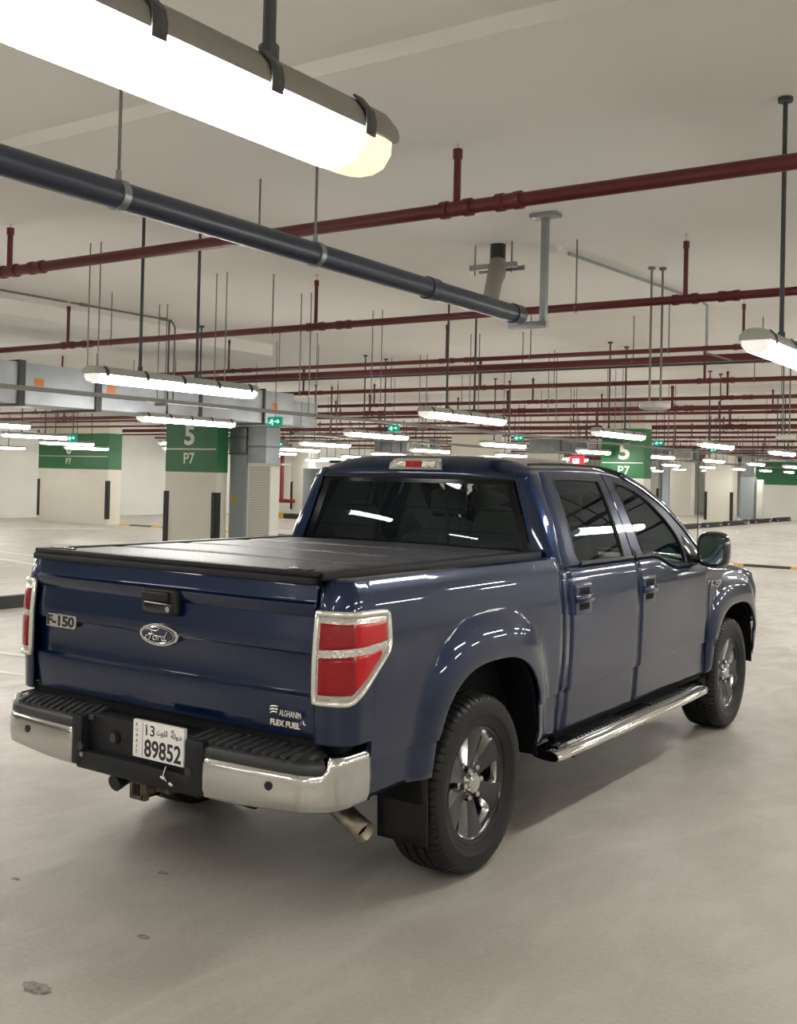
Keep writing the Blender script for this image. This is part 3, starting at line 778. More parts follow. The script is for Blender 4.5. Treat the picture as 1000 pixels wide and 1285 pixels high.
FRONT = dict(y=3.70, z=0.45, a=0.490, b=0.475, a2=0.60, b2=0.70)
def arch_z(A, y):
    t = abs(y - A['y']) / A['a']
    if t >= 1: return None
    return A['z'] + A['b'] * (1 - t ** AN) ** (1 / AN)
def flare(A, y, z, amp=0.042):
    dy = abs(y - A['y']); dz = max(0.0, z - A['z'])
    q1 = ((dy / A['a']) ** AN + (dz / A['b']) ** AN) ** (1 / AN)
    q2 = ((dy / A['a2']) ** AN + (dz / A['b2']) ** AN) ** (1 / AN)
    if q2 >= 1: return 0.0
    w_ = (1 - q2) / max(1e-4, (1 - q2) + max(0.0, q1 - 1))
    return amp * (1 - (1 - w_) ** 2.6) * smooth01((z - 0.42) / 0.2 + 0.35)
def body_x(y, z):
    return XL(z) + flare(REAR, y, z) + flare(FRONT, y, z)

# rear corner path
CR = 0.125; CC = (XMAX - CR, -0.935)
def bed_path(s):
    """s: y for the straight flank, continuing round the corner for s below -0.935"""
    if s >= CC[1]: return XMAX, s, 1.0, 0.0
    a = (CC[1] - s) / CR
    if a <= PI / 2: return CC[0] + CR * math.cos(a), CC[1] - CR * math.sin(a), math.cos(a), -math.sin(a)
    e = (a - PI / 2) * CR
    return CC[0] - e, CC[1] - CR, 0.0, -1.0
def bed_pt(s, z, out=0.0):
    x, y, nx, ny = bed_path(s)
    d = XL(z) - XMAX + out
    if s >= CC[1]: d += flare(REAR, y, z)
    return Vector((x + nx * d, y + ny * d, z))
S_END = CC[1] - CR * PI / 2 - 0.016

def arch_cols(A, y0, y1, n=44):
    """y samples between y0 and y1, dense round the arch"""
    ys = []
    a, b = A['y'] - A['a'], A['y'] + A['a']
    ys += linspace(y0, a - 0.0005, max(4, int((a - y0) / 0.03)))
    ys += [A['y'] - A['a'] * math.cos(PI * k / n) for k in range(0, n + 1)]
    ys += linspace(b + 0.0005, y1, max(3, int((y1 - b) / 0.03)))
    return sorted(set(round(v, 5) for v in ys))
def column(zb, zt, n): return [zb + (zt - zb) * k / (n - 1) for k in range(n)]
BEDF = 0.815
def bed_side(s):
    cols = linspace(S_END, CC[1] - 0.001, 18) + [-0.92, -0.90, -0.88, -0.866, -0.865] + [v for v in arch_cols(REAR, -0.84, BEDF)]
    rows = []
    for c in cols:
        zb = 0.765 if c <= -0.8655 else (0.535 if c < REAR['y'] else 0.475)
        az = arch_z(REAR, c)
        if az: zb = az
        zt = 1.385
        zs = sorted(set(column(zb, zt, 28) + ([0.6825, 0.6915] if zb < 0.68 else [lerp(zb, zt, 0.01), lerp(zb, zt, 0.02)])))
        row = []
        for z in zs: row.append(bed_pt(c, z))
        # rounded rail edge rolling inwards
        x, y, nx, ny = bed_path(c)
        for dx, z in ((0.922, 1.391), (0.905, 1.395), (0.850, 1.396)):
            row.append(Vector((x + nx * (dx - XMAX), y + ny * (dx - XMAX), z)))
        rows.append(row)
    o = sheet('bed_side', 'paint', rows, T, (1, 0, 0), s, 0.014, angle=30)
    return o
for s in (1, -1): bs = bed_side(s)

# arch lips and wheel wells
def wheel_well(A, s, depth=0.36):
    rows = []
    n = 28
    for dx, gr in ((0.0, 0.0), (-0.02, 0.018), (-0.05, 0.03), (-depth, 0.03)):
        row = []
        for k in range(n + 1):
            y = A['y'] - (A['a'] + gr) * math.cos(PI * k / n)
            t = abs(math.cos(PI * k / n))
            z = A['z'] + (A['b'] + gr) * max(0, 1 - t ** AN) ** (1 / AN)
            if k in (0, n): z = A['z'] - 0.03
            row.append(Vector(((1.0 if dx == 0 else 0.995) + dx, y, z)))
        rows.append(row)
    sheet('wheel_well', 'shadow', rows[1:], T, (0, 0, -1), s, 0.004)
for s in (1, -1): wheel_well(REAR, s); wheel_well(FRONT, s)
for A in (REAR, FRONT):
    for s in (1, -1):
        boxo('well_back', 'shadow', (min(s * 0.60, s * 0.64), max(s * 0.60, s * 0.64), A['y'] - 0.5, A['y'] + 0.5, 0.45, 0.95), T, smooth=False)

# cab and doors --------------------------------------------------
def belt(y): return 1.335 - 0.088 * smooth01((y - 2.18) / 0.40)
def door_x(y, z):
    b = belt(y)
    x = body_x(y, z)
    top = 0.055
    if z > b - top:
        t = (z - (b - top)) / top
        x -= (XL(b) + 0.0 - XG(b) ) * t * t
    return x
def door_panel(name, y0, y1, s, ny=30, y1top=None):
    rows = []
    for y in linspace(y0, y1, ny):
        b = belt(y)
        rows.append([Vector((door_x(y, z), y, z)) for z in sorted(column(0.475, b, 34) + [0.6825, 0.6915])])
    return sheet(name, 'paint', rows, T, (1, 0, 0), s, 0.02, angle=30)
SEAM1, SEAM2, SEAM3 = 0.905, 1.873, 3.120

def coons(b, t, l, r, n, m_):
    rows = []
    for i in range(n):
        u = i / (n - 1); row = []
        for j in range(m_):
            v = j / (m_ - 1)
            pb, pt, pl, pr = poly_at(b, u), poly_at(t, u), poly_at(l, v), poly_at(r, v)
            q = []
            for k in range(2):
                q.append((1 - v) * pb[k] + v * pt[k] + (1 - u) * pl[k] + u * pr[k] - ((1 - u) * (1 - v) * b[0][k] + u * (1 - v) * b[-1][k] + (1 - u) * v * t[0][k] + u * v * t[-1][k]))
            row.append(q)
        rows.append(row)
    return rows
def ring_rows(outer, inner, n=14, rings=(0.0, 0.04, 0.5, 0.94, 1.0)):
    """outer, inner = (bottom, right, top, left) edge polylines in loop order"""
    def loop(e):
        pts = []
        for ed in e: pts += [poly_at(ed, k / n) for k in range(n)]
        return pts
    lo, li = loop(outer), loop(inner)
    return [[(lerp(a[0], b[0], t), lerp(a[1], b[1], t)) for a, b in zip(lo, li)] for t in rings]
def window_parts(door, outer, inner, s, glass):
    bm = bmesh.new()
    rr = ring_rows(outer, inner)
    rows = []
    for k, ring in enumerate(rr):
        off = -0.004 if k == 0 else (0.0 if k < 4 else -0.010)
        rows.append([Vector(((XG(z) + off) * s, y, z)) for y, z in ring])
    grid(bm, rows, close=True)
    orient(bm, (s, 0, 0))
    fr = finish(bm, 'window_frame', 'paint', door, angle=30); thick(fr, 0.02)
    # black seal round the pane
    pts = [Vector(((XG(z) - 0.003) * s, y, z)) for y, z in rr[-1]]
    bm = bmesh.new(); tube(bm, pts + [pts[0], pts[1]], 0.007, 6, caps=False); finish(bm, 'window_seal', 'seal', door)
    b, r, t, l = inner
    g = coons(b, t[::-1], l[::-1], r, 14, 12)
    rows = [[Vector(((XG(z) - 0.010) * s, y, z)) for y, z in row] for row in g]
    bm = bmesh.new(); grid(bm, rows); orient(bm, (s, 0, 0))
    finish(bm, 'window_pane', glass, door)

RD_O = ([(SEAM1, 1.335), (SEAM2, 1.335)], [(SEAM2, 1.335), (1.868, 1.60), (1.862, 1.838)], [(1.862, 1.838), (1.5, 1.846), (1.12, 1.842), (1.03, 1.832)], [(1.03, 1.832), (0.985, 1.72), (0.94, 1.55), (SEAM1, 1.335)])
RD_I = ([(1.135, 1.350), (1.60, 1.348), (1.735, 1.348)], [(1.735, 1.348), (1.745, 1.38), (1.770, 1.77), (1.758, 1.795)], [(1.758, 1.795), (1.45, 1.802), (1.20, 1.800), (1.165, 1.790)], [(1.165, 1.790), (1.148, 1.75), (1.095, 1.40), (1.135, 1.350)])
top_o = [(1.870, 1.838), (2.10, 1.822), (2.28, 1.780), (2.42, 1.728)]
right_o = [(SEAM3, 1.247), (3.01, 1.36), (2.87, 1.475), (2.66, 1.62), (2.42, 1.728)]
FD_O = ([(SEAM2 + 0.008, 1.335)] + [(y, belt(y)) for y in linspace(2.1, 3.0, 10)] + [(SEAM3, 1.247)], right_o, top_o[::-1], [(1.870, 1.838), (1.876, 1.6), (SEAM2 + 0.008, 1.335)])
inb = [(2.055, 1.347)] + [(y, belt(y) + 0.012) for y in linspace(2.15, 2.75, 8)]
FD_I = (inb, [inb[-1], (2.755, 1.33), (2.715, 1.44), (2.60, 1.555), (2.43, 1.668)], [(2.43, 1.668), (2.27, 1.738), (2.10, 1.777), (2.005, 1.783)], [(2.005, 1.783), (1.99, 1.75), (2.035, 1.39), (2.055, 1.347)])
def handle(door, y0, z0, s):
    X = body_x(y0, z0)
    def bxx(name, m, xa, xb, ya, yb_, za, zb2, bev, par):
        bm = bmesh.new(); box(bm, min(s * xa, s * xb), max(s * xa, s * xb), ya, yb_, za, zb2, bev, 3); return finish(bm, name, m, par, angle=40)
    h = bxx('handle_bezel', 'paint', X - 0.02, X + 0.008, y0 - 0.095, y0 + 0.125, z0 - 0.088, z0 + 0.078, 0.018, door)
    bxx('recess_shade', 'shadow', X, X + 0.0095, y0 - 0.045, y0 + 0.085, z0 + 0.022, z0 + 0.058, 0.008, h)  # dark pads paint the shade of the grip openings
    bxx('recess_shade', 'shadow', X, X + 0.0095, y0 - 0.045, y0 + 0.085, z0 - 0.062, z0 - 0.026, 0.008, h)
    bm = bmesh.new(); tube(bm, [(s * (X + 0.004), y0 - 0.085, z0), (s * (X + 0.020), y0 - 0.06, z0), (s * (X + 0.024), y0 + 0.02, z0), (s * (X + 0.020), y0 + 0.10, z0), (s * (X + 0.004), y0 + 0.118, z0)], 0.019, 12, squash=(0.6, 1.25))
    finish(bm, 'handle_grip', 'paint', h, angle=60)
for s in (1, -1):
    # strip of the cab behind the rear door and at its corner
    rows = []
    for z in linspace(0.475, 1.335, 30):
        x = door_x(SEAM1 - 0.01, z)
        rows.append([Vector((x - 0.05, 0.828, z)), Vector((x - 0.02, 0.830, z)), Vector((x - 0.004, 0.836, z)), Vector((x, 0.848, z)), Vector((x, SEAM1 - 0.007, z))])
    sheet('cab_corner', 'paint', rows, T, (1, -0.3, 0), s, 0.015)
    rd = door_panel('rear_door', SEAM1, SEAM2, s, 20)
    window_parts(rd, RD_O, RD_I, s, 'tint')
    handle(rd, 1.045, 1.165, s)
    fd = door_panel('front_door', SEAM2 + 0.008, SEAM3, s, 26)
    window_parts(fd, FD_O, FD_I, s, 'front_tint')
    handle(fd, 1.99, 1.145, s)
    bm = bmesh.new()
    tube(bm, [Vector(((XG(belt(y)) + 0.004) * s, y, belt(y) + 0.006)) for y in linspace(SEAM1 + 0.21, SEAM2 - 0.01, 12)], 0.008, 6, squash=(1, 1.2))
    finish(bm, 'belt_moulding', 'black_plastic', rd)
    bm = bmesh.new()
    tube(bm, [Vector(((XG(belt(y)) + 0.004) * s, y, belt(y) + 0.006)) for y in linspace(SEAM2 + 0.02, 2.78, 24)], 0.008, 6, squash=(1, 1.2))
    finish(bm, 'belt_moulding', 'black_plastic', fd)

# rear wall of the cab with the rear window ----------------------
def yb(z): return interp([(1.0, 0.842), (1.40, 0.842), (1.80, 0.872), (1.86, 0.895)], z)
def xwin(z): return interp([(1.38, 0.775), (1.42, 0.765), (1.79, 0.640), (1.84, 0.62)], z)
def ydoor(z): return interp([(1.335, SEAM1), (1.55, 0.94), (1.72, 0.985), (1.832, 1.03), (1.86, 1.05)], z)
for s in (1, -1):
    rows = []
    for z in linspace(1.335, 1.842, 22):
        xg = XG(z); r = 0.055 + 0.02 * (z - 1.335); y0 = yb(z); x0 = xwin(z) + 0.012
        yd = ydoor(z) - 0.006
        row = [Vector((x0, y0 + 0.004, z)), Vector((x0 + 0.006, y0 - 0.001, z))]
        for k in range(9):
            a = PI / 2 * k / 8
            row.append(Vector((xg - r + r * math.sin(a), y0 + r - r * math.cos(a), z)))
        for t in (0.33, 0.66, 1.0): row.append(Vector((xg, lerp(y0 + r, yd, t), z)))
        rows.append(row)
    sheet('rear_pillar', 'paint', rows, T, (1, -0.5, 0), s, 0.015)
# rear window
rows = [[Vector((xwin(z) * u, yb(z) + 0.006 - 0.012 * (1 - u * u), z)) for u in linspace(-1, 1, 15)] for z in linspace(1.375, 1.787, 8)]
bm = bmesh.new(); grid(bm, rows); orient(bm, (0, -1, 0)); rw = finish(bm, 'rear_window', 'tint', T)
def band(name, m, r0, r1, out=0.0005):
    """dark frit band between two loops on the rear glass; loops given as half width and z of top and bottom"""
    def lp(k, zz0, zz1):
        pts = []
        for u in linspace(-1, 1, 17): pts.append((u * (xwin(zz0) - k), zz0, u))
        for z in linspace(zz0, zz1, 7)[1:-1]: pts.append((xwin(z) - k, z, 1))
        for u in linspace(1, -1, 17): pts.append((u * (xwin(zz1) - k), zz1, u))
        for z in linspace(zz1, zz0, 7)[1:-1]: pts.append((-(xwin(z) - k), z, -1))
        return [Vector((x, yb(z) + 0.004 - 0.012 * (1 - u * u) - out, z)) for x, z, u in pts]
    bm = bmesh.new(); grid(bm, [lp(*r0), lp(*r1)], close=True); orient(bm, (0, -1, 0)); return finish(bm, name, m, rw)
band('window_border', 'frit', (0.0, 1.375, 1.787), (0.045, 1.425, 1.762))
tubeo('window_seal', 'seal', [Vector((u * xwin(1.79), yb(1.79) - 0.006 * (1 - u * u), 1.790)) for u in linspace(-1, 1, 15)], 0.006, rw, 6)
for zz in (1.50, 1.62): # fine slider frame lines
    tubeo('slider_rail', 'seal', [Vector((u * (xwin(zz) - 0.045), yb(zz) + 0.01, zz)) for u in linspace(-1, 1, 9)], 0.003, rw, 5)
for u in (-0.33, 0.33):
    tubeo('slider_post', 'seal', [Vector((u * xwin(z) , yb(z) + 0.012, z)) for z in (1.40, 1.60, 1.765)], 0.011, rw, 6)
boxo('cab_back', 'paint', (-0.90, 0.90, 0.845, 0.875, 0.50, 1.375), T, smooth=False)

# roof
def roof_front(x): return 2.33 - 0.16 * (abs(x) / 0.70) ** 2
def edge_z(y): return interps([(0.86, 1.828), (1.0, 1.842), (1.5, 1.850), (1.862, 1.846), (2.10, 1.828), (2.28, 1.786), (2.42, 1.735)], y)
rows = []
for i in range(34):
    v = i / 33
    row = []
    for u in linspace(-1, 1, 41):
        ax = abs(u); X = 0.712 * u
        y0 = yb(1.80) - 0.004 if True else 0
        yf = roof_front(X)
        y = lerp(y0 - 0.0, yf, v)
        ze = edge_z(y)
        x = XG(min(ze, 1.86)) * u
        crown = 0.080 * (1 - ax ** 4.5) * (1.0 if y < 1.7 else max(0.35, 1 - 0.45 * ((y - 1.7) / 0.6) ** 2))
        back = 1 - max(0, 1 - (y - y0) / 0.13) ** 2.2
        zb_ = 1.795
        z = lerp(zb_, ze + crown, back) if back < 1 else ze + crown
        row.append(Vector((x, y, z)))
    rows.append(row)
sheet('roof', 'paint', rows, T, (0, 0, 1), 1, 0.02, angle=40)
# drip rail mouldings
for s in (1, -1):
    tubeo('roof_moulding', 'black_plastic', [Vector(((XG(edge_z(y)) - 0.030) * s, y, edge_z(y) + 0.034)) for y in linspace(0.97, 2.20, 24)], 0.008, T, 6)
# header strip of the cab rear above the window is part of the roof sheet; inner lining
rows = [[Vector((0.63 * u, y, 1.815 + 0.05 * (1 - abs(u) ** 4))) for u in linspace(-1, 1, 11)] for y in linspace(0.95, 2.15, 5)]
sheet('headliner', 'headliner', rows, T, (0, 0, -1), 1, 0.01)

# windscreen pillars, windscreen, bonnet, wings
WP = [(2.16, 1.822), (2.42, 1.742), (2.66, 1.632), (2.87, 1.490), (3.01, 1.375), (3.15, 1.245)]
def wind_edge(t):
    y, z = poly_at(WP, t)
    return Vector((XG(z) - 0.055 - 0.02 * t, y + 0.075, z + 0.030))
for s in (1, -1):
    rows = []
    for t in linspace(0, 1, 26):
        y, z = poly_at(WP, t)
        a = Vector((XG(z) - 0.002, y + 0.004, z + 0.006)); b = wind_edge(t); mid = (a + b) / 2 + Vector((0.018, 0.004, 0.012))
        rows.append([a - Vector((0.03, 0.0, 0.002)), a, a.lerp(mid, 0.6) + Vector((0.004, 0, 0.003)), mid, b.lerp(mid, 0.4), b])
    sheet('windscreen_pillar', 'paint', rows, T, (1, 0, 0.6), s, 0.012, angle=50)
rows = []
for t in linspace(0, 1, 16):
    e = wind_edge(t)
    rows.append([Vector((e.x * u, e.y + lerp(0.11, 0.30, t) * (1 - u * u), e.z + 0.045 * (1 - t) * (1 - u ** 4))) for u in linspace(-1, 1, 21)])
bm = bmesh.new(); grid(bm, rows); orient(bm, (0, 1, 1)); finish(bm, 'windscreen', 'windshield', T)

# front wing
NR = 0.30; NC = (XMAX - NR, 4.22)
def wing_path(s_):
    if s_ <= NC[1]: return XMAX, s_, 1.0, 0.0
    a = (s_ - NC[1]) / NR
    if a <= PI / 2: return NC[0] + NR * math.cos(a), NC[1] + NR * math.sin(a) * 1.15, math.cos(a), math.sin(a)
    e = (a - PI / 2) * NR
    return NC[0] - e, NC[1] + NR * 1.15, 0, 1
def hood_z(y): return interps([(3.12, 1.235), (3.6, 1.215), (4.0, 1.18), (4.3, 1.12), (4.56, 1.02)], y)
def wing(s):
    cols = arch_cols(FRONT, SEAM3 + 0.008, 4.215) + linspace(4.23, NC[1] + NR * PI / 2 + 0.05, 16)
    rows = []
    for c in cols:
        x, y, nx, ny = wing_path(c)
        zb = 0.475 if c < FRONT['y'] else (0.50 if c < 4.22 else 0.72)
        az = arch_z(FRONT, c)
        if az: zb = az
        zt = hood_z(y) - 0.03
        row = []
        for z in column(zb, zt, 26):
            d = XL(z) - XMAX - 0.03 * smooth01((z - zt + 0.16) / 0.16) ** 2 + (flare(FRONT, y, z) if c <= NC[1] + 0.1 else 0)
            row.append(Vector((x + nx * d, y + ny * d, z)))
        for dx, dz in ((0.055, 0.018), (0.09, 0.028), (0.14, 0.032)):
            row.append(Vector((x - nx * dx, y - ny * dx, zt + dz)))
        rows.append(row)
    return sheet('front_wing', 'paint', rows, T, (1, 0, 0), s, 0.014, angle=30)
for s in (1, -1): wg = wing(s)
text('side_badge', 'F-150', 'chrome', 0.22, 0.055, (XL(1.08) + 0.003, 3.17, 1.06), T, '+x', 0.003, 0.02)
rows = []
for v in linspace(0, 1, 18):
    row = []
    for u in linspace(-1, 1, 21):
        hw = 0.86 - 0.10 * v ** 3
        y = lerp(3.20 + 0.0, 4.56, v) + (0.06 * (1 - u * u) * v)
        row.append(Vector((hw * u, y, hood_z(y) + 0.055 * (1 - u ** 4) - 0.0)))
    rows.append(row)
sheet('bonnet', 'paint', rows, T, (0, 0, 1), 1, 0.015)
bm = bmesh.new(); box(bm, -0.80, 0.80, 3.10, 3.42, 1.17, 1.205, 0.01); finish(bm, 'cowl', 'black_plastic', T)
bm = bmesh.new(); box(bm, -0.62, 0.62, 4.50, 4.585, 0.72, 1.02, 0.03); gl = finish(bm, 'grille', 'chrome', T)
for k in range(3): boxo('grille_bar', 'gloss_black', (-0.58, 0.58, 4.58, 4.595, 0.75 + k * 0.09, 0.80 + k * 0.09), gl, smooth=False)
for s in (1, -1):
    bm = bmesh.new(); box(bm, min(s * 0.64, s * 0.90), max(s * 0.64, s * 0.90), 4.30, 4.54, 0.80, 1.02, 0.05, 3); finish(bm, 'headlight', 'clear_lens', T)
bm = bmesh.new()
rows = [[Vector((0.93 * u, 4.42 + 0.22 * (1 - abs(u) ** 3), z)) for u in linspace(-1, 1, 25)] for z in (0.45, 0.47, 0.60, 0.70, 0.72)]
sheet('front_bumper', 'bumper_chrome', rows, T, (0, 1, 0), 1, 0.04)

# side mirrors
for s in (1, -1):
    bm = bmesh.new()
    V = []
    sec = []
    for (yy, w_, h_) in ((2.86, 0.085, 0.098), (2.875, 0.100, 0.115), (2.93, 0.106, 0.122), (2.99, 0.095, 0.110), (3.03, 0.060, 0.07)):
        ring = []
        for k in range(28):
            a = 2 * PI * k / 28; n_ = 3.6
            cx_, cz_ = math.cos(a), math.sin(a)
            q = (abs(cx_) ** n_ + abs(cz_) ** n_) ** (-1 / n_)
            ring.append(Vector((s * (1.085 + q * cx_ * w_ + (0.0 if cx_ * s > 0 else 0)), yy, 1.350 + q * cz_ * h_)))
        sec.append(ring)
    V, fs = grid(bm, sec, close=True); bm.faces.new(V[-1]); bmesh.ops.recalc_face_normals(bm, faces=bm.faces[:])
    mi = finish(bm, 'side_mirror', 'gloss_black', T, angle=50); thick(mi, 0.006)
    bm = bmesh.new()
    ring = []
    for k in range(28):
        a = 2 * PI * k / 28; n_ = 3.6
        q = (abs(math.cos(a)) ** n_ + abs(math.sin(a)) ** n_) ** (-1 / n_)
        ring.append(bm.verts.new(Vector((s * (1.085 + q * math.cos(a) * 0.086), 2.872, 1.350 + q * math.sin(a) * 0.100))))
    bm.faces.new(ring); orient(bm, (0, -1, 0)); finish(bm, 'mirror_glass', 'mirror', mi, smooth=False)
    bm = bmesh.new(); tube(bm, [(s * 0.93, 2.90, 1.29), (s * 1.03, 2.92, 1.27)], 0.035, 12, squash=(1.2, 0.8)); finish(bm, 'mirror_arm', 'gloss_black', mi)
    bm = bmesh.new()
    pr = [(2.775, 1.262), (3.03, 1.262), (2.93, 1.36), (2.80, 1.44)]
    a_ = [bm.verts.new(Vector(((XG(z) + 0.004) * s, y, z))) for y, z in pr]; b_ = [bm.verts.new(Vector(((XG(z) - 0.02) * s, y, z))) for y, z in pr]
    bm.faces.new(a_); bm.faces.new(b_[::-1])
    for i in range(4): bm.faces.new((a_[i], b_[i], b_[(i + 1) % 4], a_[(i + 1) % 4]))
    bmesh.ops.recalc_face_normals(bm, faces=bm.faces[:]); finish(bm, 'mirror_base', 'gloss_black', mi, smooth=False)
tubeo('antenna', 'seal', [(0.80, 3.42, 1.20), (0.80, 3.42, 1.26), (0.80, 3.43, 2.12)], [0.012, 0.004, 0.0018], T, 6)
# roof light
bm = bmesh.new()
rows = []
for (z, hw, y) in ((1.832, 0.175, 0.870), (1.838, 0.178, 0.848), (1.870, 0.168, 0.842), (1.898, 0.150, 0.862), (1.902, 0.146, 0.90)):
    rows.append([Vector((0.02 + hw * u, y, z)) for u in linspace(-1, 1, 11)])
V, fs = grid(bm, rows)
for side in (0, -1): bm.faces.new([r[side] for r in V])
orient(bm, (0, -1, 0)); hl = finish(bm, 'high_brake_light', 'lamp_frame', T, angle=30)
boxo('clear_lens', 'clear_lens', (-0.125, -0.035, 0.838, 0.85, 1.848, 1.888), hl, 0.004)
boxo('clear_lens', 'clear_lens', (0.075, 0.165, 0.838, 0.85, 1.848, 1.888), hl, 0.004)
boxo('red_lens', 'red_lens', (-0.034, 0.074, 0.836, 0.85, 1.850, 1.886), hl, 0.004)

# tailgate -------------------------------------------------------
TG = [(0.772, -1.020), (0.776, -1.046), (0.80, -1.052), (0.88, -1.060), (0.925, -1.064), (0.938, -1.062), (0.947, -1.040), (0.955, -1.038), (1.02, -1.040), (1.085, -1.044), (1.098, -1.050), (1.106, -1.062), (1.115, -1.064),
      (1.17, -1.060), (1.225, -1.054), (1.245, -1.053), (1.255, -1.060), (1.265, -1.066), (1.285, -1.072), (1.296, -1.074), (1.304, -1.062), (1.312, -1.060), (1.36, -1.060), (1.372, -1.058), (1.378, -1.045)]
rows = [[Vector((0.829 * u, y + 0.012 * abs(u) ** 6 + 0.006 * u * u, z)) for u in [-1, -0.995] + linspace(-0.98, 0.98, 40) + [0.995, 1]] for z, y in TG]
boxo('gap_filler', 'shadow', (-0.93, 0.93, -0.98, -0.93, 0.58, 0.775), T, smooth=False)  # added dark fillers, standing in for the shade under the tailgate
boxo('gap_filler', 'shadow', (-0.85, 0.85, -1.030, -0.98, 0.70, 0.772), T, smooth=False)
tg = sheet('tailgate', 'paint', rows, T, (0, -1, 0), 1, 0.03, angle=28)
# raised centre trough darker gap frames
bm = bmesh.new(); box(bm, -0.84, 0.84, -1.015, -0.98, 0.78, 1.37); finish(bm, 'tailgate_inner', 'shadow', tg, smooth=False)
bm = bmesh.new(); box(bm, -0.835, 0.835, -1.082, -1.00, 1.372, 1.402, 0.010, 3); finish(bm, 'top_cap', 'black_plastic', tg)
# handle
bm = bmesh.new(); box(bm, -0.092, 0.122, -1.092, -1.05, 1.186, 1.300, 0.022, 4); th = finish(bm, 'tailgate_handle', 'black_plastic', tg, angle=50)
bm = bmesh.new(); box(bm, -0.072, 0.100, -1.097, -1.06, 1.196, 1.244, 0.012, 3); finish(bm, 'pull_recess', 'gloss_black', th, angle=50)
bm = bmesh.new(); box(bm, -0.072, 0.085, -1.106, -1.06, 1.244, 1.288, 0.010, 3); finish(bm, 'pull_grip', 'black_plastic', th, angle=50)
bm = bmesh.new(); tube(bm, [(0.083, -1.09, 1.216), (0.083, -1.103, 1.216)], 0.012, 16); finish(bm, 'key_lock', 'chrome', th)
# oval badge
def ellipse_prism(name, m, cx, cz, a, b, y0, y1, parent, dome=0.0):
    bm = bmesh.new(); n = 48
    rings = []
    for yy, k in ((y0, 1.0), (y1 + 0.003, 1.0), (y1, 0.965)):
        rings.append([Vector((cx + a * k * math.cos(2 * PI * i / n), yy, cz + b * k * math.sin(2 * PI * i / n))) for i in range(n)])
    V, fs = grid(bm, rings, close=True); bm.faces.new(V[-1]); bmesh.ops.recalc_face_normals(bm, faces=bm.faces[:])
    orient(bm, (0, -1, 0)); return finish(bm, name, m, parent, angle=30)
ov = ellipse_prism('oval_badge', 'chrome', 0.008, 1.100, 0.116, 0.047, -1.055, -1.078, tg)
ellipse_prism('badge_field', 'oval', 0.008, 1.100, 0.103, 0.038, -1.07, -1.081, ov)
bm = bmesh.new()
n = 48; pts = [Vector((0.008 + 0.096 * math.cos(2 * PI * i / n), -1.082, 1.100 + 0.033 * math.sin(2 * PI * i / n))) for i in range(n + 2)]
tube(bm, pts, 0.0015, 6, caps=False); finish(bm, 'badge_ring', 'chrome', ov)
strokes = [
    # F: cap swash and stem
    [(-3.6, 1.1), (-3.2, 1.6), (-2.2, 1.35), (-1.2, 1.15), (-0.2, 1.35), (0.3, 1.9)], [(-1.9, 1.25), (-2.2, 0.3), (-2.6, -0.9), (-3.2, -1.5), (-3.9, -1.2), (-4.0, -0.6), (-3.5, -0.3)], [(-3.0, 0.25), (-2.2, 0.15), (-1.3, 0.35)],
    # o
    [(-1.0, -0.1), (-1.5, -0.4), (-1.5, -1.0), (-1.0, -1.25), (-0.5, -0.9), (-0.5, -0.35), (-1.0, -0.1), (-0.4, -0.2), (0.0, -0.1)],
    # r
    [(0.15, -0.1), (0.1, -0.7), (0.05, -1.25)], [(0.1, -0.6), (0.5, -0.15), (0.9, -0.15), (0.95, -0.4)],
    # d
    [(2.1, -0.15), (1.6, -0.15), (1.3, -0.65), (1.4, -1.15), (1.85, -1.2), (2.2, -0.7)], [(3.0, 1.3), (2.5, 0.4), (2.15, -0.6), (2.15, -1.15), (2.6, -1.2), (2.9, -0.9)]]
bm = bmesh.new()
for st in strokes:
    P = [Vector((0.012 + x * 0.0185, -1.0835, 1.099 + z * 0.0160)) for x, z in st]
    # smooth
    Q = []
    for i in range(len(P) - 1):
        p0 = P[max(0, i - 1)]; p1 = P[i]; p2 = P[i + 1]; p3 = P[min(len(P) - 1, i + 2)]
        for k in range(5):
            t = k / 5
            Q.append(0.5 * ((2 * p1) + (-p0 + p2) * t + (2 * p0 - 5 * p1 + 4 * p2 - p3) * t * t + (-p0 + 3 * p1 - 3 * p2 + p3) * t ** 3))
    Q.append(P[-1]); tube(bm, Q, 0.0030, 6)
finish(bm, 'script_lettering', 'lamp_frame', ov, angle=80)
# model lettering badge
bm = bmesh.new()
x0_, z0_ = -0.746, 1.066
outl = [(0.0, 0.0), (0.004, 0.050), (0.014, 0.062), (0.200, 0.062), (0.210, 0.054), (0.206, 0.010), (0.196, 0.0)]
rings = []
for yy, k in ((-1.055, 1.0), (-1.0645, 1.0), (-1.067, 0.97)):
    rings.append([Vector((x0_ + 0.105 + (a - 0.105) * k, yy, z0_ + 0.031 + (b - 0.031) * (0.94 if k < 1 else 1))) for a, b in outl])
V, fs = grid(bm, rings, close=True); bm.faces.new(V[-1]); bmesh.ops.recalc_face_normals(bm, faces=bm.faces[:]); orient(bm, (0, -1, 0))
bd = finish(bm, 'model_badge', 'chrome', tg, angle=30)
text('badge_face', 'F-150', 'gloss_black', 0.190, 0.050, (x0_ + 0.009, -1.0672, z0_ + 0.006), bd, extr=0.0008, bold=0.045)
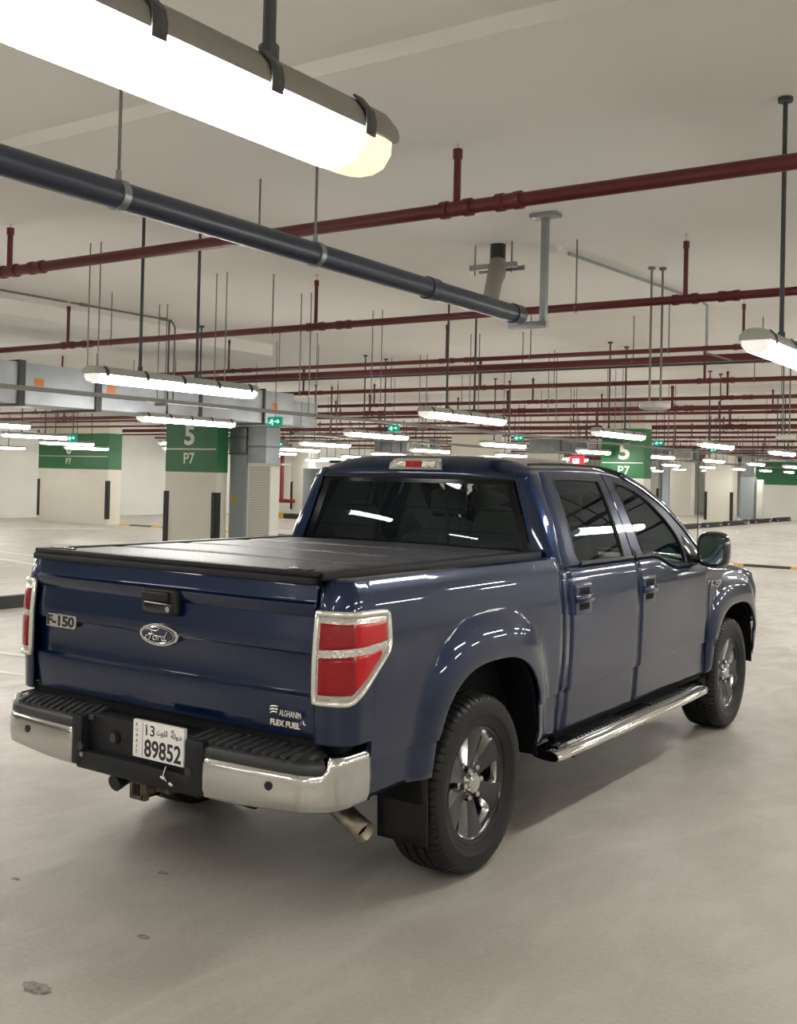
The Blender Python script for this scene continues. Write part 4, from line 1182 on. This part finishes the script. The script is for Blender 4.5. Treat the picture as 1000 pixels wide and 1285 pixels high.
# dealer and fuel stickers
dl = text('dealer_lettering', 'ALGHANIM', 'lamp_frame', 0.108, 0.024, (0.672, -1.0605, 0.853), tg, extr=0.0008, bold=0.015)
bm = bmesh.new()
for k in range(3):
    r_ = 0.021
    pts = [Vector((0.645 + r_ * math.cos(a) * (0.95), -1.0610, 0.871 + (0.011 - 0.011 * k) + 0.005 * math.sin(a * 1.0 + 0.5) )) for a in linspace(-PI * 0.0, PI, 9)]
    wv = [0.95, 1.0, 0.8][k]
    tube(bm, [Vector((0.645 + (p.x - 0.645) * wv, p.y, p.z)) for p in pts], 0.0042, 6)
finish(bm, 'globe_emblem', 'lamp_frame', dl, angle=80)
text('fuel_badge', 'FLEX FUEL', 'lamp_frame', 0.150, 0.024, (0.628, -1.0590, 0.812), tg, extr=0.003, bold=0.045)

# bed cover ------------------------------------------------------
bcv = empty('bed_cover'); bcv.parent = T
for i, (y0, y1) in enumerate([(-1.045, -0.60), (-0.592, -0.14), (-0.132, 0.33), (0.338, 0.790)]):
    rows = []
    for y in linspace(y0, y1, 9):
        e = min(1, min(y - y0, y1 - y) / 0.012)
        rows.append([Vector((0.80 * u, y, 1.414 + 0.008 * (1 - u * u) - 0.006 * (1 - max(0, e)))) for u in linspace(-1, 1, 17)])
    sheet('cover_panel', 'cover', rows, bcv, (0, 0, 1), 1, 0.02, angle=60)
for s in (1, -1):
    bm = bmesh.new(); box(bm, min(s * 0.795, s * 0.862), max(s * 0.795, s * 0.862), -1.040, 0.800, 1.386, 1.421, 0.010, 3); finish(bm, 'side_rail', 'black_plastic', bcv)
bm = bmesh.new(); box(bm, -0.845, 0.845, -1.064, -1.030, 1.400, 1.422, 0.007, 3); finish(bm, 'end_rail', 'black_plastic', bcv)
for x in (-0.70, 0.72): boxo('latch', 'gloss_black', (x - 0.05, x + 0.05, -1.03, -0.98, 1.418, 1.428), bcv, 0.004)
boxo('bed_light_block', 'shadow', (-0.78, 0.78, -1.0, 0.79, 0.72, 1.36), T, smooth=False)  # unseen solid filling under the cover, added to block light

# tail lamps -----------------------------------------------------
def tail_lamp(s):
    # outline in (path coordinate, z)
    s_in, s_out = S_END + 0.004, -0.775
    def zt_(c): return lerp(1.268, 1.258, (c - s_in) / (s_out - s_in))
    def zb_(c):
        k = -1.0
        if c < k: return 0.928
        return min(1.13, lerp(0.928, 1.115, (c - k) / (s_out - 0.0 - k)))
    def spl(c): return lerp(1.112, 1.135, (c - s_in) / (s_out - s_in))
    N_ = 26
    root = None
    # base body
    def patch(c0, c1, lo, hi, out, name, m, parent, n=20, nz=8, t=0.01):
        rows = []
        for c in linspace(c0, c1, n):
            a, b = lo(c), hi(c)
            if b - a < 0.002: a = b - 0.002
            rows.append([bed_pt_(c, z, out) for z in column(a, b, nz)])
        return sheet(name, m, rows, parent, (1, -1, 0), s, t, angle=50)
    def bed_pt_(c, z, out):
        x, y, nx, ny = bed_path(c); d = XL(z) - XMAX + out
        return Vector((x + nx * d, y + ny * d, z))
    fr = patch(s_in, s_out, zb_, zt_, 0.010, 'tail_lamp', 'clear_lens', T, 26)
    # chrome frame along the outline
    loop = [(c, zt_(c)) for c in linspace(s_in, s_out - 0.012, 14)] + [(s_out, zt_(s_out) - 0.014)] + [(s_out, z) for z in linspace(1.22, zb_(s_out) + 0.02, 4)] + [(c, zb_(c)) for c in linspace(s_out - 0.012, -0.99, 10)] + [(c, zb_(c)) for c in linspace(-1.01, s_in, 8)] + [(s_in, z) for z in linspace(0.96, 1.24, 6)]
    P = [bed_pt_(c, z, 0.008) for c, z in loop]
    bm = bmesh.new(); tube(bm, [Vector((p.x * s, p.y, p.z)) for p in P + P[:2]], 0.0125, 8, caps=False); finish(bm, 'lamp_frame', 'lamp_frame', fr, angle=60)
    e = 0.020
    sm = -0.985
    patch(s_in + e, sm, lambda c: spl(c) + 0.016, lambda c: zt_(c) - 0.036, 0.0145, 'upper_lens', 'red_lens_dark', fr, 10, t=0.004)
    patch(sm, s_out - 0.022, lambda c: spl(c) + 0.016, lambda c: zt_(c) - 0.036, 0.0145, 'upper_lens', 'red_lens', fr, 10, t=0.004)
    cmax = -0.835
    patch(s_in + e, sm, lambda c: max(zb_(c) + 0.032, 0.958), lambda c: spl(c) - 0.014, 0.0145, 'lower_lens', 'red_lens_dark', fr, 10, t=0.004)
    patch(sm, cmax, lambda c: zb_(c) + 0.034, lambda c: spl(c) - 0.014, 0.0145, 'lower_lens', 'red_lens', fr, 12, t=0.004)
for s in (1, -1): tail_lamp(s)

# rear bumper ----------------------------------------------------
def bplan(x):  # outer face y of the bumper at lateral x (0..0.985)
    ax = abs(x)
    if ax < 0.78: return -1.195 + 0.030 * (ax / 0.78) ** 2
    return None
def bump_path(t):
    """t: arc coordinate along the bumper from the centre (0) to the end of the side wrap"""
    if t <= 0.80: return t, -1.195 + 0.035 * (t / 0.80) ** 2.5, 0.08 * (t / 0.8), -1.0
    R_ = 0.175; a = (t - 0.80) / R_
    if a <= PI / 2: return 0.80 + R_ * math.sin(a), -1.160 + R_ - R_ * math.cos(a), math.sin(a), -math.cos(a)
    e = (a - PI / 2) * R_
    return 0.80 + R_, -1.160 + R_ + e, 1.0, 0.0
T_END = 0.80 + 0.175 * PI / 2 + 0.125
def bprof(k):  # chrome profile: (outset, z) bottom to top
    return [(-0.050, 0.505), (-0.020, 0.507), (-0.004, 0.517), (0.002, 0.545), (0.003, 0.60), (0.0, 0.645), (-0.004, 0.663), (-0.015, 0.673), (-0.04, 0.677)]
rb = empty('rear_bumper'); rb.parent = T
for s in (1, -1):
    rows = []
    t0 = 0.385
    for i, t in enumerate([t0 - 0.0] + linspace(t0 + 0.012, T_END, 44)):
        x, y, nx, ny = bump_path(t)
        sc = 0.0 if i else -0.012
        # the outer end rises where the pad ends
        lift = 0.058 * smooth01((t - 0.945) / 0.03); low = 0.018 * smooth01((t - 0.5) / 0.4)
        rows.append([Vector((x + nx * (o + sc), y + ny * (o + sc), z + low * smooth01((0.62 - z) / 0.08) + (lift * smooth01((z - 0.58) / 0.08)))) for o, z in bprof(0)])
    bmp = sheet('chrome_cap', 'bumper_chrome', rows, rb, (0.3, -1, 0), s, 0.02, angle=50)
    x, y, nx, ny = bump_path(0.72)
    bm = bmesh.new(); tube(bm, [Vector((s * (x - nx * 0.005), y - ny * 0.005, 0.612)), Vector((s * (x + nx * 0.006), y + ny * 0.006, 0.612))], 0.017, 20); finish(bm, 'parking_sensor', 'black_plastic', bmp, angle=50)
    # step pad, rounded front
    rows = []
    for t in linspace(0.392, 0.955, 44):
        x, y, nx, ny = bump_path(t)
        prof_ = [(-0.012, 0.660), (-0.006, 0.672), (-0.008, 0.702), (-0.018, 0.714), (-0.045, 0.720)]
        row = [Vector((x + nx * o, y + ny * o, z)) for o, z in prof_]
        row += [Vector((min(x - 0.0, 0.90), max(y + 0.055, -1.10), 0.732)), Vector((min(x, 0.87), max(y + 0.06, -1.045), 0.748))]
        rows.append(row)
    sheet('step_pad', 'step_plastic', rows, rb, (0, -0.5, 1), s, 0.01, angle=50)
    for k in range(12):
        xx = 0.315 + k * 0.046
        bm = bmesh.new(); box(bm, -0.013, 0.013, -0.060, 0.060, -0.012, 0.007, 0.004, 2)
        o = finish(bm, 'tread_rib', 'rib', rb, loc=(s * xx, -1.110 + 0.026 * (xx / 0.9) ** 2, 0.7325)); o.rotation_euler = (0.20, 0, -0.22 * s)
# centre valance around the plate
CVX0, CVX1 = -0.385, 0.385
bm = bmesh.new()
fy = -1.190
# left and right cheeks, recess walls, lower lip
box(bm, -0.395, -0.330, fy, -1.06, 0.515, 0.728, 0.012)
box(bm, 0.292, 0.395, fy, -1.06, 0.515, 0.728, 0.012)
box(bm, -0.335, 0.30, -1.150, -1.04, 0.56, 0.735, 0.004)
box(bm, -0.37, 0.37, fy + 0.004, -1.06, 0.500, 0.582, 0.016)
finish(bm, 'centre_valance', 'black_plastic', rb)
bm = bmesh.new(); tube(bm, [(-0.16, -1.140, 0.655), (-0.16, -1.158, 0.655)], 0.030, 20); so = finish(bm, 'trailer_socket', 'black_plastic', rb, angle=50)
bm = bmesh.new(); tube(bm, [(-0.16, -1.156, 0.655), (-0.16, -1.164, 0.655)], 0.020, 16); finish(bm, 'socket_cap', 'gloss_black', so)
for x, z, r_ in ((-0.335, 0.60, 0.018), (-0.325, 0.565, 0.010), (0.315, 0.60, 0.020)):
    bm = bmesh.new(); tube(bm, [(x, fy - 0.003, z), (x, fy + 0.01, z)], r_, 16); finish(bm, 'sensor_plug', 'step_plastic' if r_ > 0.011 else 'galv', rb, angle=50)
# licence plate
bm = bmesh.new(); box(bm, -0.030, 0.268, -1.170, -1.150, 0.602, 0.758, 0.006, 2); pl = finish(bm, 'licence_plate', 'plate', rb)
py = -1.1703
boxo('plate_rule', 'ink', (0.0285, 0.0305, py - 0.0004, py, 0.609, 0.751), pl, smooth=False)
text('plate_digits', '89852', 'ink', 0.213, 0.074, (0.041, py, 0.611), pl, extr=0.0004, bold=0.022)
text('plate_digits', '13', 'ink', 0.052, 0.044, (0.048, py, 0.700), pl, extr=0.0004, bold=0.012)
for i, ch in enumerate('KUWAIT'):
    text('country_letter', ch, 'ink', 0.013 if ch != 'I' else 0.003, 0.014, (-0.012 + (0.005 if ch == 'I' else 0), py, 0.731 - i * 0.0225), pl, extr=0.0004)
text('arabic_lettering', '\ufe96\ufef3\ufeee\ufedc\ufedf\ufe8d', 'ink', 0.062, 0.032, (0.112, py, 0.703), pl, extr=0.0004, bold=0.012)
text('arabic_lettering', '\ufe94\ufedf\ufeed\ufea9', 'ink', 0.060, 0.030, (0.194, py, 0.702), pl, extr=0.0004, bold=0.012)
bm = bmesh.new(); tube(bm, [(0.205, py, 0.738), (0.205, py - 0.003, 0.738)], 0.007, 10); tube(bm, [(0.052, py, 0.738), (0.052, py - 0.003, 0.738)], 0.007, 10); finish(bm, 'plate_screws', 'galv', pl)
# plug wire tags
bm = bmesh.new(); tube(bm, [(0.19, -1.19, 0.60), (0.185, -1.20, 0.565), (0.21, -1.205, 0.545)], 0.002, 5); tube(bm, [(0.170, -1.197, 0.556), (0.195, -1.203, 0.552)], 0.004, 6); tube(bm, [(0.225, -1.203, 0.540), (0.243, -1.205, 0.535)], 0.005, 6)
finish(bm, 'wire_ends', 'plate', rb)
# tow hitch
bm = bmesh.new()
x0, x1, z0, z1, th_ = -0.035, 0.035, 0.432, 0.502, 0.010
for a in ((x0, x1, -1.17, -0.92, z0, z0 + th_), (x0, x1, -1.17, -0.92, z1 - th_, z1), (x0, x0 + th_, -1.17, -0.92, z0, z1), (x1 - th_, x1, -1.17, -0.92, z0, z1)): box(bm, *a)
box(bm, x0 - 0.01, x1 + 0.01, -1.165, -1.14, z0 - 0.008, z1 + 0.008)
ht = finish(bm, 'hitch_receiver', 'rust', T, smooth=False)
boxo('receiver_bore', 'shadow', (x0 + 0.009, x1 - 0.009, -1.168, -1.10, z0 + 0.009, z1 - 0.009), ht, smooth=False)
bm = bmesh.new(); tube(bm, [(-0.6, -0.94, 0.50), (0.6, -0.94, 0.50)], 0.035, 12); finish(bm, 'hitch_bar', 'shadow', ht)
bm = bmesh.new(); tube(bm, [(-0.13, -1.10, 0.49), (-0.13, -1.175, 0.47)], [0.032, 0.036], 12); tube(bm, [(-0.10, -1.12, 0.49), (-0.05, -1.05, 0.46)], 0.018, 8); finish(bm, 'hitch_socket', 'black_plastic', ht)
bm = bmesh.new(); box(bm, 0.04, 0.12, -1.10, -0.98, 0.45, 0.49, 0.005); box(bm, 0.42, 0.50, -1.12, -1.02, 0.50, 0.525, 0.004); finish(bm, 'hitch_plates', 'rust', ht)

# underbody ------------------------------------------------------
bm = bmesh.new()
for s in (1, -1): box(bm, min(s * 0.36, s * 0.46), max(s * 0.36, s * 0.46), -0.95, 4.3, 0.42, 0.56)
box(bm, -0.80, 0.80, -0.90, 0.80, 0.58, 0.72); box(bm, -0.84, 0.84, 0.86, 3.15, 0.44, 0.60)
finish(bm, 'chassis', 'shadow', T, smooth=False)
bm = bmesh.new(); tube(bm, [(-0.70, 0, 0.405), (0.70, 0, 0.405)], 0.045, 12); bmesh.ops.create_uvsphere(bm, u_segments=16, v_segments=10, radius=0.15, matrix=Matrix.Translation((0.05, 0, 0.405))); finish(bm, 'rear_axle', 'shadow', T)
bm = bmesh.new(); tube(bm, [(-0.70, 3.685, 0.40), (0.70, 3.685, 0.40)], 0.04, 12); finish(bm, 'front_axle', 'shadow', T)
boxo('spare_tyre', 'tire', (-0.30, 0.30, -0.80, -0.25, 0.40, 0.56), T, 0.06)
# exhaust
bm = bmesh.new()
pts = [(0.30, 0.9, 0.42), (0.34, -0.20, 0.46), (0.38, -0.40, 0.43), (0.46, -0.475, 0.372), (0.62, -0.512, 0.310), (0.725, -0.535, 0.270)]
tube(bm, pts, [0.045, 0.045, 0.045, 0.047, 0.047, 0.047], 24, caps=False)
ex = finish(bm, 'exhaust_pipe', 'exhaust', T, angle=60); thick(ex, 0.004)
bm = bmesh.new(); tube(bm, [(0.62, -0.512, 0.310), (0.688, -0.527, 0.284)], 0.041, 20); finish(bm, 'exhaust_bore', 'shadow', ex)
# mud flaps
for s in (1, -1):
    rows = [[Vector((x, -0.475 + 0.03 * (0.60 - z) * 1.0 - 0.0, z)) for x in linspace(0.735, 0.990, 8)] for z in linspace(0.245, 0.66, 10)]
    sheet('mud_flap', 'black_plastic', rows, T, (0, -1, 0), s, 0.006)
    rows = [[Vector((x, y, z)) for x in linspace(0.66, 0.955, 6)] for y, z in ((3.22, 0.66), (3.19, 0.48), (3.17, 0.36), (3.15, 0.30))]
    sheet('mud_flap', 'black_plastic', rows, T, (0, 1, 0), s, 0.006)

# running boards -------------------------------------------------
for s in (1, -1):
    path = [(0.985, 0.68), (0.988, 0.72), (0.998, 1.2), (1.005, 2.6), (1.000, 2.90), (0.975, 3.02), (0.945, 3.09)]
    bm = bmesh.new(); rings = []
    for i, (x, y) in enumerate(path):
        ring = []
        k_ = [0.92, 1, 1, 1, 1, 0.95, 0.8][i]
        for k in range(24):
            a = 2 * PI * k / 24
            cx_, cz_ = math.cos(a), math.sin(a); n_ = 2.6
            q = (abs(cx_) ** n_ + abs(cz_) ** n_) ** (-1 / n_)
            ring.append(Vector((s * (x - 0.02 + q * cx_ * 0.082 * k_), y, 0.400 + q * cz_ * 0.030 * k_ - 0.008 * q * cx_)))
        rings.append(ring)
    V, fs = grid(bm, rings, close=True); bm.faces.new(V[-1])
    bmesh.ops.recalc_face_normals(bm, faces=bm.faces[:])
    st = finish(bm, 'running_board', 'chrome', T, angle=50)
    bm = bmesh.new(); e0 = [Vector((p.x + (-s * 0.0), p.y - 0.004, p.z)) for p in rings[0]]; e1 = [Vector((p.x, p.y - 0.012, 0.400 + (p.z - 0.400) * 0.9)) for p in rings[0]]
    V, fs = grid(bm, [rings[0], e0, e1], close=True); bm.faces.new(V[-1]); bmesh.ops.recalc_face_normals(bm, faces=bm.faces[:]); finish(bm, 'end_cap', 'gloss_black', st)
    rows = [[Vector((x, y, 0.400 + dz)) for x, dz in ((0.900, 0.027), (0.915, 0.0365), (0.96, 0.0375), (1.000, 0.034), (1.018, 0.027))] for y in linspace(0.74, 2.98, 20)]
    sheet('step_surface', 'gloss_black', rows, st, (0, 0, 1), s, 0.004)
    for y0 in (0.98, 2.05):
        bm = bmesh.new()
        for k in range(14): box(bm, min(s * 0.905, s * 1.00), max(s * 0.905, s * 1.00), y0 + k * 0.045, y0 + 0.022 + k * 0.045, 0.434, 0.442, 0.003, 1)
        finish(bm, 'step_tread', 'black_plastic', st)
    for y0 in (0.95, 1.95, 2.85):
        bm = bmesh.new(); tube(bm, [(s * 0.82, y0, 0.46), (s * 0.92, y0, 0.37), (s * 1.0, y0, 0.355)], 0.022, 8); finish(bm, 'mounting_bracket', 'shadow', st)
# sill
for s in (1, -1):
    boxo('sill', 'shadow', (min(s * 0.86, s * 0.935), max(s * 0.86, s * 0.935), 0.84, 3.14, 0.44, 0.52), T, 0.01)

# wheels ---------------------------------------------------------
RT = 0.405; RR = 0.250
def make_wheel():
    root_mats = []
    # rim barrel about the x axis, outer face towards +x; wheel centre at the origin, tyre width 0.275
    def lathe(bm, prof, seg=72, mi=0):
        rows = [[Vector((x, r * math.cos(2 * PI * k / seg), r * math.sin(2 * PI * k / seg))) for k in range(seg)] for x, r in prof]
        return grid(bm, rows, close=True, mi=mi)
    bm = bmesh.new()
    lathe(bm, [(-0.10, 0.235), (-0.08, 0.222), (0.06, 0.222), (0.095, 0.232), (0.108, 0.240), (0.114, 0.246), (0.112, 0.256), (0.100, 0.258)])
    orient(bm, (1, 0, 0)); rim = finish(bm, 'wheel', 'rim', None, angle=40)
    bm = bmesh.new()
    # tyre cross section
    half = 0.1375
    prof = [(-0.105, 0.250), (-0.118, 0.262), (-0.130, 0.300), (-half, 0.335), (-0.134, 0.372), (-0.118, 0.393), (-0.100, 0.401)]
    grooves = [-0.052, 0.0, 0.052]
    xs = [-0.10, -0.078]
    tread = []
    for g in grooves:
        tread += [(g - 0.0075, 0.4045), (g - 0.0055, 0.396), (g + 0.0055, 0.396), (g + 0.0075, 0.4045)]
    prof += tread
    prof += [(0.100, 0.401), (0.118, 0.393), (0.128, 0.384), (0.131, 0.380), (0.134, 0.372), (half, 0.335), (0.1365, 0.315), (0.1345, 0.312), (0.130, 0.292), (0.1215, 0.270), (0.122, 0.266), (0.116, 0.256), (0.105, 0.250)]
    pitch = 64; seg = pitch * 5
    rows = []
    for pi_, (x, r) in enumerate(prof):
        row = []
        for k in range(seg):
            ph = k % 5
            rr = r
            ax = abs(x)
            if 0.10 <= ax <= 0.132 and r > 0.378 and ph == 0: rr = r - 0.007
            a = 2 * PI * (k + (x * 22 if ax < 0.11 else math.copysign(0.11, x) * 22)) / seg
            if 0.058 < ax < 0.10 and ph == 0: rr = r - 0.005
            if ax in (0.0075, 0.0595, 0.0445) or (abs(ax - 0.0595) < 1e-6 or abs(ax - 0.0445) < 1e-6 or abs(ax - 0.0075) < 1e-6):
                if ph == 0: rr = r - 0.005
            row.append(Vector((x, rr * math.cos(a), rr * math.sin(a))))
        rows.append(row)
    grid(bm, rows, close=True)
    bmesh.ops.recalc_face_normals(bm, faces=bm.faces[:])
    finish(bm, 'tire', 'tire', rim, angle=25)
    # brake parts behind the spokes
    bm = bmesh.new(); tube(bm, [(0.0, 0, 0), (0.015, 0, 0)], 0.165, 40); finish(bm, 'brake_disc', 'brake', rim)
    bm = bmesh.new(); tube(bm, [(-0.09, 0, 0), (-0.07, 0, 0)], 0.225, 40); finish(bm, 'back_plate', 'shadow', rim)
    # spokes
    for i in range(6):
        a0 = PI / 2 + i * PI / 3 + 0.04
        bm = bmesh.new()
        # outline in (radial, tangential): narrow waist at the hub flaring to the rim
        outl = [(0.045, 0.022), (0.080, 0.029), (0.120, 0.036), (0.165, 0.046), (0.205, 0.058), (0.244, 0.072)]
        def pt(x, r, t_):
            return Vector((x, r * math.cos(a0) - t_ * math.sin(a0), r * math.sin(a0) + t_ * math.cos(a0)))
        fx = [0.078, 0.080, 0.086, 0.094, 0.101, 0.106]
        L1 = [bm.verts.new(pt(fx[k] - 0.002, r, t_)) for k, (r, t_) in enumerate(outl)]
        L2 = [bm.verts.new(pt(fx[k], r, t_ - 0.006)) for k, (r, t_) in enumerate(outl)]
        C_ = [bm.verts.new(pt(fx[k] - 0.004, r, 0)) for k, (r, t_) in enumerate(outl)]
        R2 = [bm.verts.new(pt(fx[k], r, -(t_ - 0.006))) for k, (r, t_) in enumerate(outl)]
        R1 = [bm.verts.new(pt(fx[k] - 0.002, r, -t_)) for k, (r, t_) in enumerate(outl)]
        LB = [bm.verts.new(pt(fx[k] - 0.045, r, t_ + 0.012)) for k, (r, t_) in enumerate(outl)]
        RB = [bm.verts.new(pt(fx[k] - 0.045, r, -t_ - 0.012)) for k, (r, t_) in enumerate(outl)]
        for A_, B_, mi in ((LB, L1, 1), (L1, L2, 0), (L2, C_, 0), (C_, R2, 0), (R2, R1, 0), (R1, RB, 1)):
            for k in range(len(outl) - 1):
                f = bm.faces.new((A_[k], A_[k + 1], B_[k + 1], B_[k])); f.material_index = mi if (mi == 0 or k >= 1) else 0
        bmesh.ops.recalc_face_normals(bm, faces=bm.faces[:]); orient(bm, (1, 0, 0))
        finish(bm, 'spoke', ['rim', 'rim_chrome'], rim, angle=25)
        # bright insert on the shoulder of each window
        a1 = a0 + PI / 6
        bm = bmesh.new()
        r0_, r1_ = 0.196, 0.226
        cols = []
        for k in range(7):
            da = (k / 6 - 0.5) * 0.62
            cols.append([Vector((x, r * math.cos(a1 + da), r * math.sin(a1 + da))) for x, r in ((0.035, 0.2215), (0.070, 0.2215), (0.098, 0.235))])
        grid(bm, cols); orient(bm, (1, 0, 0)); finish(bm, 'window_shoulder', 'rim_chrome', rim)
        al = a0 + PI / 6
        p0 = Vector((0.066, 0.070 * math.cos(al), 0.070 * math.sin(al)))
        bm = bmesh.new(); tube(bm, [p0, p0 + Vector((0.030, 0, 0)), p0 + Vector((0.036, 0, 0))], [0.0155, 0.0155, 0.010], 6); finish(bm, 'lug_nut', 'rim_chrome', rim, angle=20)
    bm = bmesh.new()
    lathe(bm, [(0.045, 0.098), (0.068, 0.094), (0.072, 0.070), (0.078, 0.052), (0.102, 0.046), (0.109, 0.036), (0.111, 0.0001)], 36)
    orient(bm, (1, 0, 0)); finish(bm, 'hub_cap', ['rim_chrome'], rim, angle=30)
    return rim
whl = make_wheel()
spots = [(0.845, 0.0, 0), (0.845, 3.685, 0), (-0.845, 0.0, 1), (-0.845, 3.685, 1)]
for i, (x, y, fl) in enumerate(spots):
    o = whl if i == 0 else copy_tree(whl)
    o.parent = T; o.location = (x, y, RT)
    o.rotation_euler = ([0.0, 0.5, 1.0, 1.6][i], 0, PI if fl else 0)

# cabin ----------------------------------------------------------
boxo('cabin_floor', 'interior', (-0.86, 0.86, 0.90, 3.1, 0.60, 0.66), T, smooth=False)
def seat(x, y, w_=0.50, name='front_seat', hr=True, z0=0.66):
    bm = bmesh.new(); box(bm, x - w_ / 2, x + w_ / 2, y, y + 0.52, z0 + 0.05, z0 + 0.32, 0.05, 3)
    sc_ = finish(bm, name, 'seat', T, angle=60)
    bm = bmesh.new()
    rings = []
    for z, hw, yy, th in ((z0 + 0.28, w_ / 2 - 0.01, y - 0.00, 0.09), (z0 + 0.50, w_ / 2, y - 0.04, 0.085), (z0 + 0.72, w_ / 2 - 0.02, y - 0.08, 0.07), (z0 + 0.84, w_ / 2 - 0.07, y - 0.10, 0.05), (z0 + 0.87, w_ / 2 - 0.13, y - 0.105, 0.02)):
        ring = []
        for k in range(20):
            a = 2 * PI * k / 20; q = (abs(math.cos(a)) ** 3.5 + abs(math.sin(a)) ** 3.5) ** (-1 / 3.5)
            ring.append(Vector((x + q * math.cos(a) * hw, yy + q * math.sin(a) * th, z)))
        rings.append(ring)
    V, fs = grid(bm, rings, close=True); bm.faces.new(V[-1]); bmesh.ops.recalc_face_normals(bm, faces=bm.faces[:]); finish(bm, 'backrest', 'seat', sc_, angle=60)
    if hr:
        bm = bmesh.new(); box(bm, x - 0.13, x + 0.13, y - 0.15, y - 0.05, z0 + 0.885, z0 + 1.055, 0.045, 4)
        tube(bm, [(x - 0.05, y - 0.10, z0 + 0.8), (x - 0.05, y - 0.10, z0 + 0.93)], 0.008, 6); tube(bm, [(x + 0.05, y - 0.10, z0 + 0.8), (x + 0.05, y - 0.10, z0 + 0.93)], 0.008, 6)
        finish(bm, 'headrest', 'seat', sc_, angle=60)
seat(0.42, 2.05); seat(-0.42, 2.05)
for x in (-0.46, 0.0, 0.46): seat(x, 1.10, 0.44, 'rear_seat', False, 0.60)
for x in (-0.50, 0.48):
    bm = bmesh.new()
    rings = []
    for z, hw, th in ((1.40, 0.17, 0.045), (1.50, 0.165, 0.05), (1.585, 0.14, 0.05), (1.625, 0.10, 0.04), (1.64, 0.04, 0.015)):
        rings.append([Vector((x + (abs(math.cos(a)) ** 3 + abs(math.sin(a)) ** 3) ** (-1 / 3) * math.cos(a) * hw, 1.02 + math.sin(a) * th, z)) for a in [2 * PI * k / 20 for k in range(20)]])
    V, fs = grid(bm, rings, close=True); bm.faces.new(V[-1]); bm.faces.new(V[0][::-1]); bmesh.ops.recalc_face_normals(bm, faces=bm.faces[:]); finish(bm, 'rear_headrest', 'seat', T, angle=60)
bm = bmesh.new(); box(bm, -0.84, 0.84, 2.78, 3.12, 0.90, 1.22, 0.06, 3); finish(bm, 'dashboard', 'interior', T)
bm = bmesh.new(); pts = [Vector((-0.42 + 0.185 * math.cos(a), 2.66 + 0.07 * math.sin(a), 1.13 + 0.17 * math.sin(a))) for a in [2 * PI * k / 28 for k in range(30)]]
tube(bm, pts, 0.014, 8, caps=False); tube(bm, [(-0.42, 2.66, 1.13), (-0.42, 2.82, 1.05)], 0.03, 8); finish(bm, 'steering_wheel', 'interior', T)
bm = bmesh.new(); box(bm, -0.12, 0.12, 2.42, 2.45, 1.68, 1.75, 0.01); finish(bm, 'rear_view_mirror', 'interior', T)
